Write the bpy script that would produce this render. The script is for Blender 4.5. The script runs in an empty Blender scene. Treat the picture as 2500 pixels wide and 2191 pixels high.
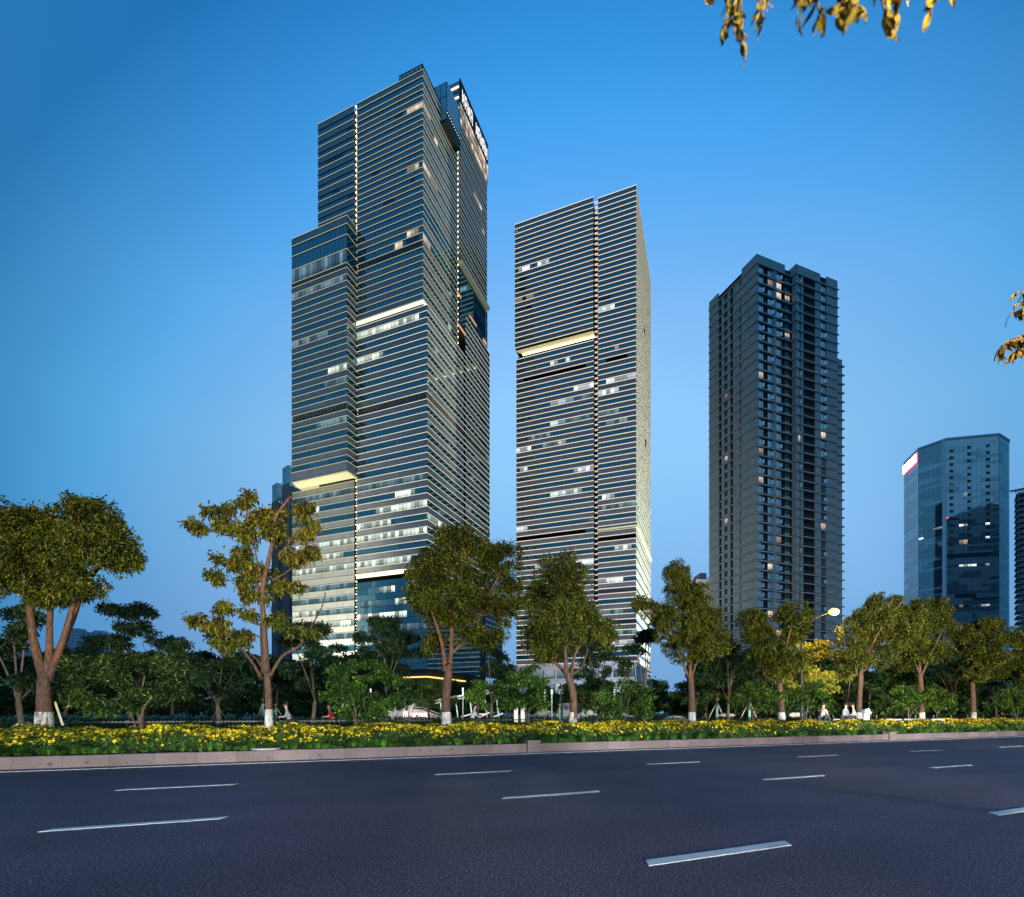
import bpy, math, random
import numpy as np
from mathutils import Vector, Matrix

R = random.Random(7)
NR = np.random.default_rng(11)
SC = bpy.context.scene
COL = SC.collection

# ------------------------------------------------------------------ camera, sky, exposure
FPX, HOR, CX, EYE = 1290.0, 1741.0, 1250.0, 1.42       # focal length / horizon row / centre column of the 2500 px photograph, eye height
cam_d = bpy.data.cameras.new('camera')
cam = bpy.data.objects.new('camera', cam_d)
COL.objects.link(cam)
cam_d.sensor_width = 36.0
cam_d.lens = FPX / 2500 * 36.0
cam_d.shift_y = (HOR - 1095.5) / 2500
cam_d.clip_start = 0.05
cam_d.clip_end = 6000
cam.location = (0, 0, EYE)
cam.rotation_euler = (math.radians(90), 0, 0)
SC.camera = cam
cam_d.dof.use_dof = True
cam_d.dof.focus_distance = 70.0
cam_d.dof.aperture_fstop = 1.6
SC.view_settings.view_transform = 'Standard'
SC.view_settings.look = 'None'
SC.view_settings.exposure = 0
SC.view_settings.gamma = 1
SC.view_settings.use_curve_mapping = False
SC.render.engine = 'CYCLES'
SC.cycles.max_bounces = 6
SC.cycles.diffuse_bounces = 2
SC.cycles.glossy_bounces = 3
SC.cycles.transparent_max_bounces = 8
SC.cycles.sample_clamp_indirect = 3.0
SC.cycles.use_denoising = True


def lin(r, g, b):
    f = lambda c: (c / 255 / 12.92) if c / 255 <= 0.04045 else ((c / 255 + 0.055) / 1.055) ** 2.4
    return (f(r), f(g), f(b), 1.0)


world = bpy.data.worlds.new('World')
SC.world = world
world.use_nodes = True
wn, wl = world.node_tree.nodes, world.node_tree.links
wn.clear()
w_out = wn.new('ShaderNodeOutputWorld')
w_bg = wn.new('ShaderNodeBackground')
w_tc = wn.new('ShaderNodeTexCoord')
w_nm = wn.new('ShaderNodeVectorMath'); w_nm.operation = 'NORMALIZE'
w_sep = wn.new('ShaderNodeSeparateXYZ')
w_rmp = wn.new('ShaderNodeValToRGB')
w_dot = wn.new('ShaderNodeVectorMath'); w_dot.operation = 'DOT_PRODUCT'
w_fall = wn.new('ShaderNodeValToRGB')
w_mul = wn.new('ShaderNodeVectorMath'); w_mul.operation = 'MULTIPLY'
# the dusk sky: brightest over the afterglow on the horizon ahead, deepening in blue to the sides, raised and greyer behind the camera to light the facades
glow_dir = Vector((0.10, 1.0, 0.0)).normalized()
w_dot.inputs[1].default_value = glow_dir
w_half = wn.new('ShaderNodeMath'); w_half.operation = 'MULTIPLY_ADD'
w_half.inputs[1].default_value = 0.5; w_half.inputs[2].default_value = 0.5
SKY_K = 1.20
w_bg.inputs['Strength'].default_value = SKY_K


def set_ramp(node, stops):
    cr = node.color_ramp
    while len(cr.elements) < len(stops):
        cr.elements.new(0.5)
    for e, (p_, c_) in zip(cr.elements, stops):
        e.position = p_; e.color = (c_[0], c_[1], c_[2], 1)


sk = lambda r, g, b: (r / SKY_K, g / SKY_K, b / SKY_K)
set_ramp(w_rmp, [(0.0, sk(0.175, 0.36, 0.64)), (0.10, sk(0.19, 0.40, 0.72)), (0.24, sk(0.225, 0.49, 0.85)), (0.42, sk(0.285, 0.60, 0.98)),
                 (0.57, sk(0.29, 0.60, 1.06)), (0.70, sk(0.20, 0.56, 1.12)), (0.80, sk(0.14, 0.54, 1.14)), (1.0, sk(0.05, 0.40, 1.0))])
set_ramp(w_fall, [(0.0, (0.34, 0.47, 0.50)), (0.45, (0.25, 0.42, 0.47)), (0.68, (0.16, 0.36, 0.44)), (0.76, (0.09, 0.31, 0.42)), (0.81, (0.25, 0.54, 0.65)), (0.835, (0.36, 0.67, 0.78)), (0.90, (0.80, 0.85, 0.88)), (0.93, (1, 1, 1)), (1.0, (1, 1, 1))])
wl.new(w_tc.outputs['Generated'], w_nm.inputs[0])
wl.new(w_nm.outputs[0], w_sep.inputs[0])
wl.new(w_sep.outputs['Z'], w_rmp.inputs[0])
wl.new(w_nm.outputs[0], w_dot.inputs[0])
wl.new(w_dot.outputs['Value'], w_half.inputs[0])
wl.new(w_half.outputs[0], w_fall.inputs[0])
wl.new(w_rmp.outputs[0], w_mul.inputs[0])
wl.new(w_fall.outputs[0], w_mul.inputs[1])
wl.new(w_mul.outputs[0], w_bg.inputs[0])
wl.new(w_bg.outputs[0], w_out.inputs[0])

# road frame: s runs along the road, p across it (away from the camera)
RA = math.radians(66.1)
US, UP = (math.sin(RA), math.cos(RA)), (-math.cos(RA), math.sin(RA))


def rd(s, p, z=0.0):
    return Vector((s * US[0] + p * UP[0], s * US[1] + p * UP[1], z))


def px_on_p(xs, p):
    """point on the line at road distance p that is seen in column xs (2500 px photo)"""
    th = math.atan((xs - CX) / FPX)
    s = p * math.tan(th + (math.pi / 2 - RA))
    return rd(s, p)


D2S = 2500 / 2045.0


def WD(x, y, Y):
    """2045-px photo measure at depth Y -> point"""
    x *= D2S; y *= D2S
    return Vector(((x - CX) / FPX * Y, Y, EYE + (HOR - y) / FPX * Y))


def WS(x, y, Y):
    return Vector(((x - CX) / FPX * Y, Y, EYE + (HOR - y) / FPX * Y))


# ------------------------------------------------------------------ helpers
def tag(o, label=None, cat=None, group=None, kind=None):
    if label: o['label'] = label
    if cat: o['category'] = cat
    if group: o['group'] = group
    if kind: o['kind'] = kind
    return o


def empty(name, loc, label=None, cat=None, group=None, rz=0.0):
    o = bpy.data.objects.new(name, None)
    COL.objects.link(o)
    o.location = loc
    o.rotation_euler = (0, 0, rz)
    o.empty_display_size = 0.3
    return tag(o, label, cat, group)


def origin_of(parent):
    return Vector(parent.location) if parent is not None else Vector((0, 0, 0))


class MB:
    def __init__(self):
        self.v, self.f, self.m, self.uv = [], [], [], []
        self.has_uv = False

    def poly(self, pts, m=0, uv=None):
        n = len(self.v)
        self.v += [tuple(p) for p in pts]
        self.f.append(tuple(range(n, n + len(pts))))
        self.m.append(m)
        if uv is None:
            uv = [(0.5, 0.5)] * len(pts)
        else:
            self.has_uv = True
        self.uv += uv

    def hexa(self, c, m=0, skip=()):
        """c: 8 corners, bottom 4 ccw then top 4"""
        F = [(0, 3, 2, 1), (4, 5, 6, 7), (0, 1, 5, 4), (1, 2, 6, 5), (2, 3, 7, 6), (3, 0, 4, 7)]
        for i, q in enumerate(F):
            if i in skip: continue
            self.poly([c[k] for k in q], m)

    def box(self, cx, cy, z0, sx, sy, sz, m=0, rz=0.0):
        ca, sa = math.cos(rz), math.sin(rz)
        c = []
        for z in (z0, z0 + sz):
            for a, b in ((-1, -1), (1, -1), (1, 1), (-1, 1)):
                x, y = a * sx / 2, b * sy / 2
                c.append((cx + x * ca - y * sa, cy + x * sa + y * ca, z))
        self.hexa(c, m)

    def rbox(self, s0, s1, p0, p1, z0, z1, m=0):
        c = [rd(s, p, z) for z in (z0, z1) for s, p in ((s0, p0), (s1, p0), (s1, p1), (s0, p1))]
        self.hexa(c, m)

    def tube(self, pts, rad, n=8, m=0, cap=True, wob=0.0):
        pts = [Vector(p) for p in pts]
        rings = []
        for i, p in enumerate(pts):
            a = pts[max(i - 1, 0)]; b = pts[min(i + 1, len(pts) - 1)]
            t = (b - a).normalized() if (b - a).length > 1e-9 else Vector((0, 0, 1))
            up = Vector((0, 1, 0)) if abs(t.y) < 0.8 else Vector((1, 0, 0))
            x = t.cross(up).normalized(); y = t.cross(x).normalized()
            r = rad[i] if isinstance(rad, (list, tuple)) else rad
            base = len(self.v)
            for k in range(n):
                an = 2 * math.pi * k / n
                rr = r * (1 + wob * math.sin(an * 3 + i * 1.3) + wob * 0.6 * math.sin(an * 2 - i * 0.8))
                self.v.append(tuple(p + x * math.cos(an) * rr + y * math.sin(an) * rr))
            rings.append(base)
        for a, b in zip(rings[:-1], rings[1:]):
            for k in range(n):
                k2 = (k + 1) % n
                self.f.append((a + k, a + k2, b + k2, b + k)); self.m.append(m); self.uv += [(0.5, 0.5)] * 4
        if cap:
            self.f.append(tuple(rings[0] + k for k in range(n))); self.m.append(m); self.uv += [(0.5, 0.5)] * n
            self.f.append(tuple(rings[-1] + (n - 1 - k) for k in range(n))); self.m.append(m); self.uv += [(0.5, 0.5)] * n

    def ellipsoid(self, c, r, n=10, k=6, m=0, noise=0.0, seed=0):
        rr = random.Random(seed)
        base = len(self.v)
        for i in range(k + 1):
            ph = math.pi * i / k
            for j in range(n):
                th = 2 * math.pi * j / n
                q = 1 + (rr.uniform(-noise, noise) if 0 < i < k else 0)
                self.v.append((c[0] + r[0] * q * math.sin(ph) * math.cos(th), c[1] + r[1] * q * math.sin(ph) * math.sin(th), c[2] + r[2] * q * math.cos(ph)))
        for i in range(k):
            for j in range(n):
                j2 = (j + 1) % n
                self.f.append((base + i * n + j, base + (i + 1) * n + j, base + (i + 1) * n + j2, base + i * n + j2)); self.m.append(m)
                self.uv += [(0.5, 0.5)] * 4

    def mesh(self, name, mats, org=(0, 0, 0), smooth=False):
        me = bpy.data.meshes.new(name)
        ox, oy, oz = org
        me.from_pydata([(a - ox, b - oy, c - oz) for a, b, c in self.v], [], self.f)
        if not isinstance(mats, (list, tuple)): mats = [mats]
        for mm in mats: me.materials.append(mm)
        if len(mats) > 1:
            me.polygons.foreach_set('material_index', self.m)
        if smooth:
            me.polygons.foreach_set('use_smooth', [True] * len(me.polygons))
        if self.has_uv:
            l = me.uv_layers.new(name='UVMap')
            l.data.foreach_set('uv', [c for q in self.uv for c in q])
        me.update()
        return me

    def build(self, name, mats, parent=None, kind=None, smooth=False):
        me = self.mesh(name, mats, origin_of(parent), smooth)
        return link(name, me, parent, kind)


def link(name, me, parent=None, kind=None, loc=None):
    o = bpy.data.objects.new(name, me)
    COL.objects.link(o)
    if parent is not None: o.parent = parent
    if kind: o['kind'] = kind
    if loc is not None: o.location = loc
    return o


def np_mesh(name, V, F, mat, org=(0, 0, 0), midx=None, mats=None):
    """V (n,3) float, F (m,k) int, same k for all"""
    me = bpy.data.meshes.new(name)
    V = np.asarray(V, dtype=np.float32) - np.asarray(org, dtype=np.float32)
    k = F.shape[1]
    me.vertices.add(len(V)); me.vertices.foreach_set('co', V.ravel())
    me.loops.add(F.size); me.loops.foreach_set('vertex_index', F.ravel().astype(np.int32))
    me.polygons.add(len(F))
    me.polygons.foreach_set('loop_start', np.arange(0, F.size, k, dtype=np.int32))
    me.polygons.foreach_set('loop_total', np.full(len(F), k, dtype=np.int32))
    for mm in (mats or [mat]): me.materials.append(mm)
    if midx is not None: me.polygons.foreach_set('material_index', midx.astype(np.int32))
    me.update(calc_edges=True)
    return me


# ------------------------------------------------------------------ materials
def new_mat(name):
    m = bpy.data.materials.new(name); m.use_nodes = True
    nt = m.node_tree; nt.nodes.clear()
    out = nt.nodes.new('ShaderNodeOutputMaterial')
    return m, nt, nt.nodes, nt.links, out


def principled(name, col, rough=0.6, metal=0.0, var=0.0, scale=3.0, bump=0.0, bscale=20.0, emis=None, estr=0.0, col2=None, spec=0.5, detail=6.0):
    m, nt, N, L, out = new_mat(name)
    b = N.new('ShaderNodeBsdfPrincipled'); L.new(b.outputs[0], out.inputs[0])
    b.inputs['Roughness'].default_value = rough
    b.inputs['Metallic'].default_value = metal
    b.inputs['Specular IOR Level'].default_value = spec
    c = (*col[:3], 1)
    b.inputs['Base Color'].default_value = c
    if var > 0 or col2 is not None:
        tc = N.new('ShaderNodeTexCoord'); nz = N.new('ShaderNodeTexNoise')
        nz.inputs['Scale'].default_value = scale; nz.inputs['Detail'].default_value = detail
        L.new(tc.outputs['Object'], nz.inputs['Vector'])
        rp = N.new('ShaderNodeValToRGB')
        rp.color_ramp.elements[0].position = 0.32; rp.color_ramp.elements[1].position = 0.68
        lo = tuple(x * (1 - var) for x in col[:3]); hi = tuple(min(1, x * (1 + var)) for x in (col2 or col)[:3])
        rp.color_ramp.elements[0].color = (*lo, 1); rp.color_ramp.elements[1].color = (*hi, 1)
        L.new(nz.outputs['Fac'], rp.inputs[0]); L.new(rp.outputs[0], b.inputs['Base Color'])
    if bump > 0:
        tc2 = N.new('ShaderNodeTexCoord'); n2 = N.new('ShaderNodeTexNoise'); bp = N.new('ShaderNodeBump')
        n2.inputs['Scale'].default_value = bscale; n2.inputs['Detail'].default_value = 4
        L.new(tc2.outputs['Object'], n2.inputs['Vector']); L.new(n2.outputs['Fac'], bp.inputs['Height'])
        bp.inputs['Strength'].default_value = bump; bp.inputs['Distance'].default_value = 0.02
        L.new(bp.outputs[0], b.inputs['Normal'])
    if emis is not None:
        b.inputs['Emission Color'].default_value = (*emis[:3], 1); b.inputs['Emission Strength'].default_value = estr
    return m


def emission(name, col, strength):
    m, nt, N, L, out = new_mat(name)
    e = N.new('ShaderNodeEmission'); e.inputs[0].default_value = (*col[:3], 1); e.inputs[1].default_value = strength
    L.new(e.outputs[0], out.inputs[0])
    return m


def glass_mat(name, body, tint, ior=2.0, rough=0.03, lit=None, lstr=0.0, blind=0.0):
    """coated facade glass: dark interior + fresnel sky reflection; lit = room light seen through the pane (needs UVs for the room pattern)"""
    m, nt, N, L, out = new_mat(name)
    fr = N.new('ShaderNodeFresnel'); fr.inputs[0].default_value = ior
    gl = N.new('ShaderNodeBsdfGlossy'); gl.inputs['Color'].default_value = (*tint, 1); gl.inputs['Roughness'].default_value = rough
    df = N.new('ShaderNodeBsdfDiffuse'); df.inputs[0].default_value = (*body, 1)
    mx = N.new('ShaderNodeMixShader')
    L.new(fr.outputs[0], mx.inputs[0]); L.new(gl.outputs[0], mx.inputs[2])
    tc = N.new('ShaderNodeTexCoord')
    if lit is None:
        L.new(df.outputs[0], mx.inputs[1])
        if blind > 0:
            nz = N.new('ShaderNodeTexNoise'); nz.inputs['Scale'].default_value = 0.16; nz.inputs['Detail'].default_value = 2
            mr = N.new('ShaderNodeMapRange'); mr.inputs['From Min'].default_value = 0.35; mr.inputs['From Max'].default_value = 0.7
            mr.inputs['To Min'].default_value = 1 - blind; mr.inputs['To Max'].default_value = 1 + blind
            vm = N.new('ShaderNodeVectorMath'); vm.operation = 'SCALE'; vm.inputs[0].default_value = body
            L.new(tc.outputs['Object'], nz.inputs['Vector']); L.new(nz.outputs['Fac'], mr.inputs[0]); L.new(mr.outputs[0], vm.inputs['Scale'])
            L.new(vm.outputs[0], df.inputs[0])
        L.new(mx.outputs[0], out.inputs[0])
        return m
    em = N.new('ShaderNodeEmission'); em.inputs[0].default_value = (*lit, 1)
    # room: bright ceiling towards the top of the pane, furniture and columns breaking it up below
    uv = N.new('ShaderNodeSeparateXYZ'); L.new(tc.outputs['UV'], uv.inputs[0])
    ceil = N.new('ShaderNodeMapRange'); ceil.inputs['From Min'].default_value = 0.0; ceil.inputs['From Max'].default_value = 1.0
    ceil.inputs['To Min'].default_value = 0.7; ceil.inputs['To Max'].default_value = 1.25
    L.new(uv.outputs['Y'], ceil.inputs[0])
    # every room its own brightness; a lamp row under the ceiling; desks and people dark along the sill
    geo = N.new('ShaderNodeNewGeometry'); oi = N.new('ShaderNodeObjectInfo')
    ad0 = N.new('ShaderNodeMath'); ad0.operation = 'ADD'; L.new(geo.outputs['Random Per Island'], ad0.inputs[0]); L.new(oi.outputs['Random'], ad0.inputs[1])
    fr0 = N.new('ShaderNodeMath'); fr0.operation = 'FRACT'; L.new(ad0.outputs[0], fr0.inputs[0])
    mr1 = N.new('ShaderNodeValToRGB'); mr1.color_ramp.interpolation = 'CONSTANT'
    for (p_, v_) in ((0.28, .55), (0.5, .85), (0.75, 1.25)):
        e = mr1.color_ramp.elements.new(p_); e.color = (v_, v_, v_, 1)
    mr1.color_ramp.elements[0].color = (.28, .28, .28, 1); mr1.color_ramp.elements[-1].color = (1, 1, 1, 1)
    L.new(fr0.outputs[0], mr1.inputs[0])
    nz = N.new('ShaderNodeTexNoise'); nz.inputs['Scale'].default_value = 1.6; nz.inputs['Detail'].default_value = 2
    L.new(geo.outputs['Position'], nz.inputs['Vector'])
    sl = N.new('ShaderNodeMapRange'); sl.inputs['From Min'].default_value = 0.15; sl.inputs['From Max'].default_value = 0.5
    sl.inputs['To Min'].default_value = 1.0; sl.inputs['To Max'].default_value = 0.0; L.new(uv.outputs['Y'], sl.inputs[0])
    cl = N.new('ShaderNodeMapRange'); cl.inputs['From Min'].default_value = 0.45; cl.inputs['From Max'].default_value = 0.52; L.new(nz.outputs['Fac'], cl.inputs[0])
    fu = N.new('ShaderNodeMath'); fu.operation = 'MULTIPLY'; L.new(sl.outputs[0], fu.inputs[0]); L.new(cl.outputs[0], fu.inputs[1])
    iv = N.new('ShaderNodeMath'); iv.operation = 'MULTIPLY_ADD'; iv.inputs[1].default_value = -0.75; iv.inputs[2].default_value = 1.0; L.new(fu.outputs[0], iv.inputs[0])
    mr = N.new('ShaderNodeMath'); mr.operation = 'MULTIPLY'; L.new(mr1.outputs[0], mr.inputs[0]); L.new(iv.outputs[0], mr.inputs[1])
    mu = N.new('ShaderNodeMath'); mu.operation = 'MULTIPLY'; L.new(ceil.outputs[0], mu.inputs[0]); L.new(mr.outputs[0], mu.inputs[1])
    m2 = N.new('ShaderNodeMath'); m2.operation = 'MULTIPLY'; L.new(mu.outputs[0], m2.inputs[0]); m2.inputs[1].default_value = lstr
    L.new(m2.outputs[0], em.inputs[1])
    ad = N.new('ShaderNodeAddShader'); L.new(em.outputs[0], ad.inputs[0]); L.new(df.outputs[0], ad.inputs[1])
    L.new(ad.outputs[0], mx.inputs[1]); L.new(mx.outputs[0], out.inputs[0])
    return m


def leaf_mat(name, c0, c1, c2=None, trans=0.35, gloss=0.25):
    m, nt, N, L, out = new_mat(name)
    geo = N.new('ShaderNodeNewGeometry')
    rp = N.new('ShaderNodeValToRGB')
    rp.color_ramp.elements[0].color = (*c0, 1); rp.color_ramp.elements[1].color = (*c1, 1)
    if c2:
        e = rp.color_ramp.elements.new(0.93); e.color = (*c1, 1)
        rp.color_ramp.elements[2].color = (*c2, 1)
    L.new(geo.outputs['Random Per Island'], rp.inputs[0])
    b = N.new('ShaderNodeBsdfPrincipled'); b.inputs['Roughness'].default_value = 0.5
    b.inputs['Specular IOR Level'].default_value = gloss
    tr = N.new('ShaderNodeBsdfTranslucent')
    # young and old shoots: the tone also drifts from one bough to the next
    nz = N.new('ShaderNodeTexNoise'); nz.inputs['Scale'].default_value = 1.5; nz.inputs['Detail'].default_value = 3
    L.new(geo.outputs['Position'], nz.inputs['Vector'])
    mr = N.new('ShaderNodeMapRange'); mr.inputs['From Min'].default_value = 0.36; mr.inputs['From Max'].default_value = 0.64
    mr.inputs['To Min'].default_value = 0.45; mr.inputs['To Max'].default_value = 1.5; L.new(nz.outputs['Fac'], mr.inputs[0])
    sc = N.new('ShaderNodeVectorMath'); sc.operation = 'SCALE'; L.new(rp.outputs[0], sc.inputs[0]); L.new(mr.outputs[0], sc.inputs['Scale'])
    L.new(sc.outputs[0], b.inputs['Base Color'])
    L.new(sc.outputs[0], tr.inputs[0])
    mx = N.new('ShaderNodeMixShader'); mx.inputs[0].default_value = trans
    L.new(b.outputs[0], mx.inputs[1]); L.new(tr.outputs[0], mx.inputs[2]); L.new(mx.outputs[0], out.inputs[0])
    return m


M = {}


def asphalt():
    m, nt, N, L, out = new_mat('asphalt')
    b = N.new('ShaderNodeBsdfPrincipled'); L.new(b.outputs[0], out.inputs[0])
    tc = N.new('ShaderNodeTexCoord')
    n1 = N.new('ShaderNodeTexNoise'); n1.inputs['Scale'].default_value = 48; n1.inputs['Detail'].default_value = 3; n1.inputs['Roughness'].default_value = 0.7
    v1 = N.new('ShaderNodeTexVoronoi'); v1.inputs['Scale'].default_value = 95
    n2 = N.new('ShaderNodeTexNoise'); n2.inputs['Scale'].default_value = 0.35; n2.inputs['Detail'].default_value = 4
    for n in (n1, v1, n2): L.new(tc.outputs['Object'], n.inputs['Vector'])
    r1 = N.new('ShaderNodeValToRGB')
    r1.color_ramp.elements[0].position = 0.38; r1.color_ramp.elements[0].color = (0.011, 0.007, 0.012, 1)
    r1.color_ramp.elements[1].position = 0.72; r1.color_ramp.elements[1].color = (0.62, 0.43, 0.60, 1)
    e = r1.color_ramp.elements.new(0.54); e.color = (0.064, 0.039, 0.066, 1)
    L.new(n1.outputs['Fac'], r1.inputs[0])
    r2 = N.new('ShaderNodeMapRange'); r2.inputs['From Min'].default_value = 0.3; r2.inputs['From Max'].default_value = 0.7
    r2.inputs['To Min'].default_value = 0.72; r2.inputs['To Max'].default_value = 1.2
    L.new(n2.outputs['Fac'], r2.inputs[0])
    # wheel tracks: lighter polished bands along the road
    sx = N.new('ShaderNodeVectorMath'); sx.operation = 'DOT_PRODUCT'; sx.inputs[1].default_value = (UP[0], UP[1], 0)
    L.new(tc.outputs['Object'], sx.inputs[0])
    wv = N.new('ShaderNodeMath'); wv.operation = 'MULTIPLY'; wv.inputs[1].default_value = 2 * math.pi / 1.95
    L.new(sx.outputs['Value'], wv.inputs[0])
    sn = N.new('ShaderNodeMath'); sn.operation = 'SINE'; L.new(wv.outputs[0], sn.inputs[0])
    tr = N.new('ShaderNodeMapRange'); tr.inputs['From Min'].default_value = -1; tr.inputs['From Max'].default_value = 1
    tr.inputs['To Min'].default_value = 0.93; tr.inputs['To Max'].default_value = 1.08
    L.new(sn.outputs[0], tr.inputs[0])
    mu = N.new('ShaderNodeMath'); mu.operation = 'MULTIPLY'; L.new(r2.outputs[0], mu.inputs[0]); L.new(tr.outputs[0], mu.inputs[1])
    sc = N.new('ShaderNodeVectorMath'); sc.operation = 'SCALE'; L.new(r1.outputs[0], sc.inputs[0]); L.new(mu.outputs[0], sc.inputs['Scale'])
    L.new(sc.outputs[0], b.inputs['Base Color'])
    b.inputs['Roughness'].default_value = 0.62
    b.inputs['Specular IOR Level'].default_value = 0.35
    bp = N.new('ShaderNodeBump'); bp.inputs['Strength'].default_value = 0.3; bp.inputs['Distance'].default_value = 0.005
    L.new(v1.outputs['Distance'], bp.inputs['Height']); L.new(bp.outputs[0], b.inputs['Normal'])
    return m


def granite():
    m, nt, N, L, out = new_mat('pink_granite')
    b = N.new('ShaderNodeBsdfPrincipled'); L.new(b.outputs[0], out.inputs[0])
    tc = N.new('ShaderNodeNewGeometry')
    n1 = N.new('ShaderNodeTexNoise'); n1.inputs['Scale'].default_value = 60; n1.inputs['Detail'].default_value = 4
    n2 = N.new('ShaderNodeTexNoise'); n2.inputs['Scale'].default_value = 5; n2.inputs['Detail'].default_value = 7; n2.inputs['Roughness'].default_value = 0.75
    n3 = N.new('ShaderNodeTexNoise'); n3.inputs['Scale'].default_value = 0.8
    for n in (n1, n2, n3): L.new(tc.outputs['Position'], n.inputs['Vector'])
    r1 = N.new('ShaderNodeValToRGB')
    r1.color_ramp.elements[0].position = 0.35; r1.color_ramp.elements[0].color = (0.058, 0.042, 0.050, 1)
    r1.color_ramp.elements[1].position = 0.65; r1.color_ramp.elements[1].color = (0.125, 0.090, 0.105, 1)
    L.new(n1.outputs['Fac'], r1.inputs[0])
    r2 = N.new('ShaderNodeValToRGB')
    r2.color_ramp.elements[0].position = 0.34; r2.color_ramp.elements[0].color = (0.10, 0.09, 0.09, 1)
    r2.color_ramp.elements[1].position = 0.42; r2.color_ramp.elements[1].color = (1, 1, 1, 1)
    L.new(n2.outputs['Fac'], r2.inputs[0])
    r3 = N.new('ShaderNodeMapRange'); r3.inputs['From Min'].default_value = 0.3; r3.inputs['From Max'].default_value = 0.7
    r3.inputs['To Min'].default_value = 0.75; r3.inputs['To Max'].default_value = 1.15; L.new(n3.outputs['Fac'], r3.inputs[0])
    mx = N.new('ShaderNodeVectorMath'); mx.operation = 'MULTIPLY'; L.new(r1.outputs[0], mx.inputs[0]); L.new(r2.outputs[0], mx.inputs[1])
    sc = N.new('ShaderNodeVectorMath'); sc.operation = 'SCALE'; L.new(mx.outputs[0], sc.inputs[0]); L.new(r3.outputs[0], sc.inputs['Scale'])
    # every stone a little different
    oi = N.new('ShaderNodeObjectInfo'); mo = N.new('ShaderNodeMapRange'); mo.inputs['To Min'].default_value = 0.78; mo.inputs['To Max'].default_value = 1.12
    L.new(oi.outputs['Random'], mo.inputs[0])
    s2 = N.new('ShaderNodeVectorMath'); s2.operation = 'SCALE'; L.new(sc.outputs[0], s2.inputs[0]); L.new(mo.outputs[0], s2.inputs['Scale'])
    L.new(s2.outputs[0], b.inputs['Base Color']); b.inputs['Roughness'].default_value = 0.75
    bp = N.new('ShaderNodeBump'); bp.inputs['Strength'].default_value = 0.35; bp.inputs['Distance'].default_value = 0.01
    L.new(n2.outputs['Fac'], bp.inputs['Height']); L.new(bp.outputs[0], b.inputs['Normal'])
    return m


def bark(name, c0, c1, sc=14):
    m, nt, N, L, out = new_mat(name)
    b = N.new('ShaderNodeBsdfPrincipled'); L.new(b.outputs[0], out.inputs[0]); b.inputs['Roughness'].default_value = 0.85
    tc = N.new('ShaderNodeNewGeometry')
    mp = N.new('ShaderNodeVectorMath'); mp.operation = 'MULTIPLY'; mp.inputs[1].default_value = (1, 1, 0.35)
    L.new(tc.outputs['Position'], mp.inputs[0])
    n1 = N.new('ShaderNodeTexNoise'); n1.inputs['Scale'].default_value = sc; n1.inputs['Detail'].default_value = 6; n1.inputs['Roughness'].default_value = 0.7
    L.new(mp.outputs[0], n1.inputs['Vector'])
    r1 = N.new('ShaderNodeValToRGB'); r1.color_ramp.elements[0].position = 0.35; r1.color_ramp.elements[1].position = 0.68
    r1.color_ramp.elements[0].color = (*c0, 1); r1.color_ramp.elements[1].color = (*c1, 1)
    L.new(n1.outputs['Fac'], r1.inputs[0]); L.new(r1.outputs[0], b.inputs['Base Color'])
    bp = N.new('ShaderNodeBump'); bp.inputs['Strength'].default_value = 0.8; bp.inputs['Distance'].default_value = 0.03
    L.new(n1.outputs['Fac'], bp.inputs['Height']); L.new(bp.outputs[0], b.inputs['Normal'])
    return m


def worn_paint():
    m, nt, N, L, out = new_mat('road_paint')
    b = N.new('ShaderNodeBsdfPrincipled'); L.new(b.outputs[0], out.inputs[0]); b.inputs['Roughness'].default_value = 0.65
    tc = N.new('ShaderNodeNewGeometry')
    n1 = N.new('ShaderNodeTexNoise'); n1.inputs['Scale'].default_value = 55; n1.inputs['Detail'].default_value = 5; n1.inputs['Roughness'].default_value = .75
    n2 = N.new('ShaderNodeTexNoise'); n2.inputs['Scale'].default_value = 3.0; n2.inputs['Detail'].default_value = 3
    for n in (n1, n2): L.new(tc.outputs['Position'], n.inputs['Vector'])
    ad = N.new('ShaderNodeMath'); ad.operation = 'MULTIPLY_ADD'; ad.inputs[1].default_value = 0.45; L.new(n2.outputs['Fac'], ad.inputs[0]); L.new(n1.outputs['Fac'], ad.inputs[2])
    r = N.new('ShaderNodeValToRGB'); r.color_ramp.elements[0].position = 0.55; r.color_ramp.elements[0].color = (0.16, 0.15, 0.17, 1)
    r.color_ramp.elements[1].position = 0.66; r.color_ramp.elements[1].color = (0.62, 0.62, 0.62, 1)
    L.new(ad.outputs[0], r.inputs[0]); L.new(r.outputs[0], b.inputs['Base Color'])
    return m


M['asphalt'] = asphalt()
M['granite'] = granite()
M['paint'] = worn_paint()
M['soil'] = principled('soil', (0.035, 0.03, 0.02), 0.95, var=0.4, scale=6)
M['lawn'] = principled('lawn', (0.03, 0.06, 0.015), 0.95, var=0.5, scale=1.3, bump=0.6, bscale=12)
M['paving'] = principled('paving', (0.22, 0.21, 0.20), 0.8, var=0.2, scale=2)
M['bark'] = bark('camphor_bark', (0.018, 0.010, 0.008), (0.115, 0.055, 0.034))
M['bark_dark'] = bark('dark_bark', (0.03, 0.022, 0.018), (0.11, 0.08, 0.06))
M['white_bark'] = bark('limewashed_bark', (0.07, 0.055, 0.055), (0.58, 0.58, 0.62), 9)
M['leaf_street'] = leaf_mat('camphor_leaf', (0.004, 0.010, 0.001), (0.062, 0.078, 0.005), (0.15, 0.12, 0.010), trans=.15)
M['leaf_tree2'] = leaf_mat('broad_leaf', (0.012, 0.020, 0.003), (0.10, 0.10, 0.010), (0.16, 0.10, 0.015), trans=.2)
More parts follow.
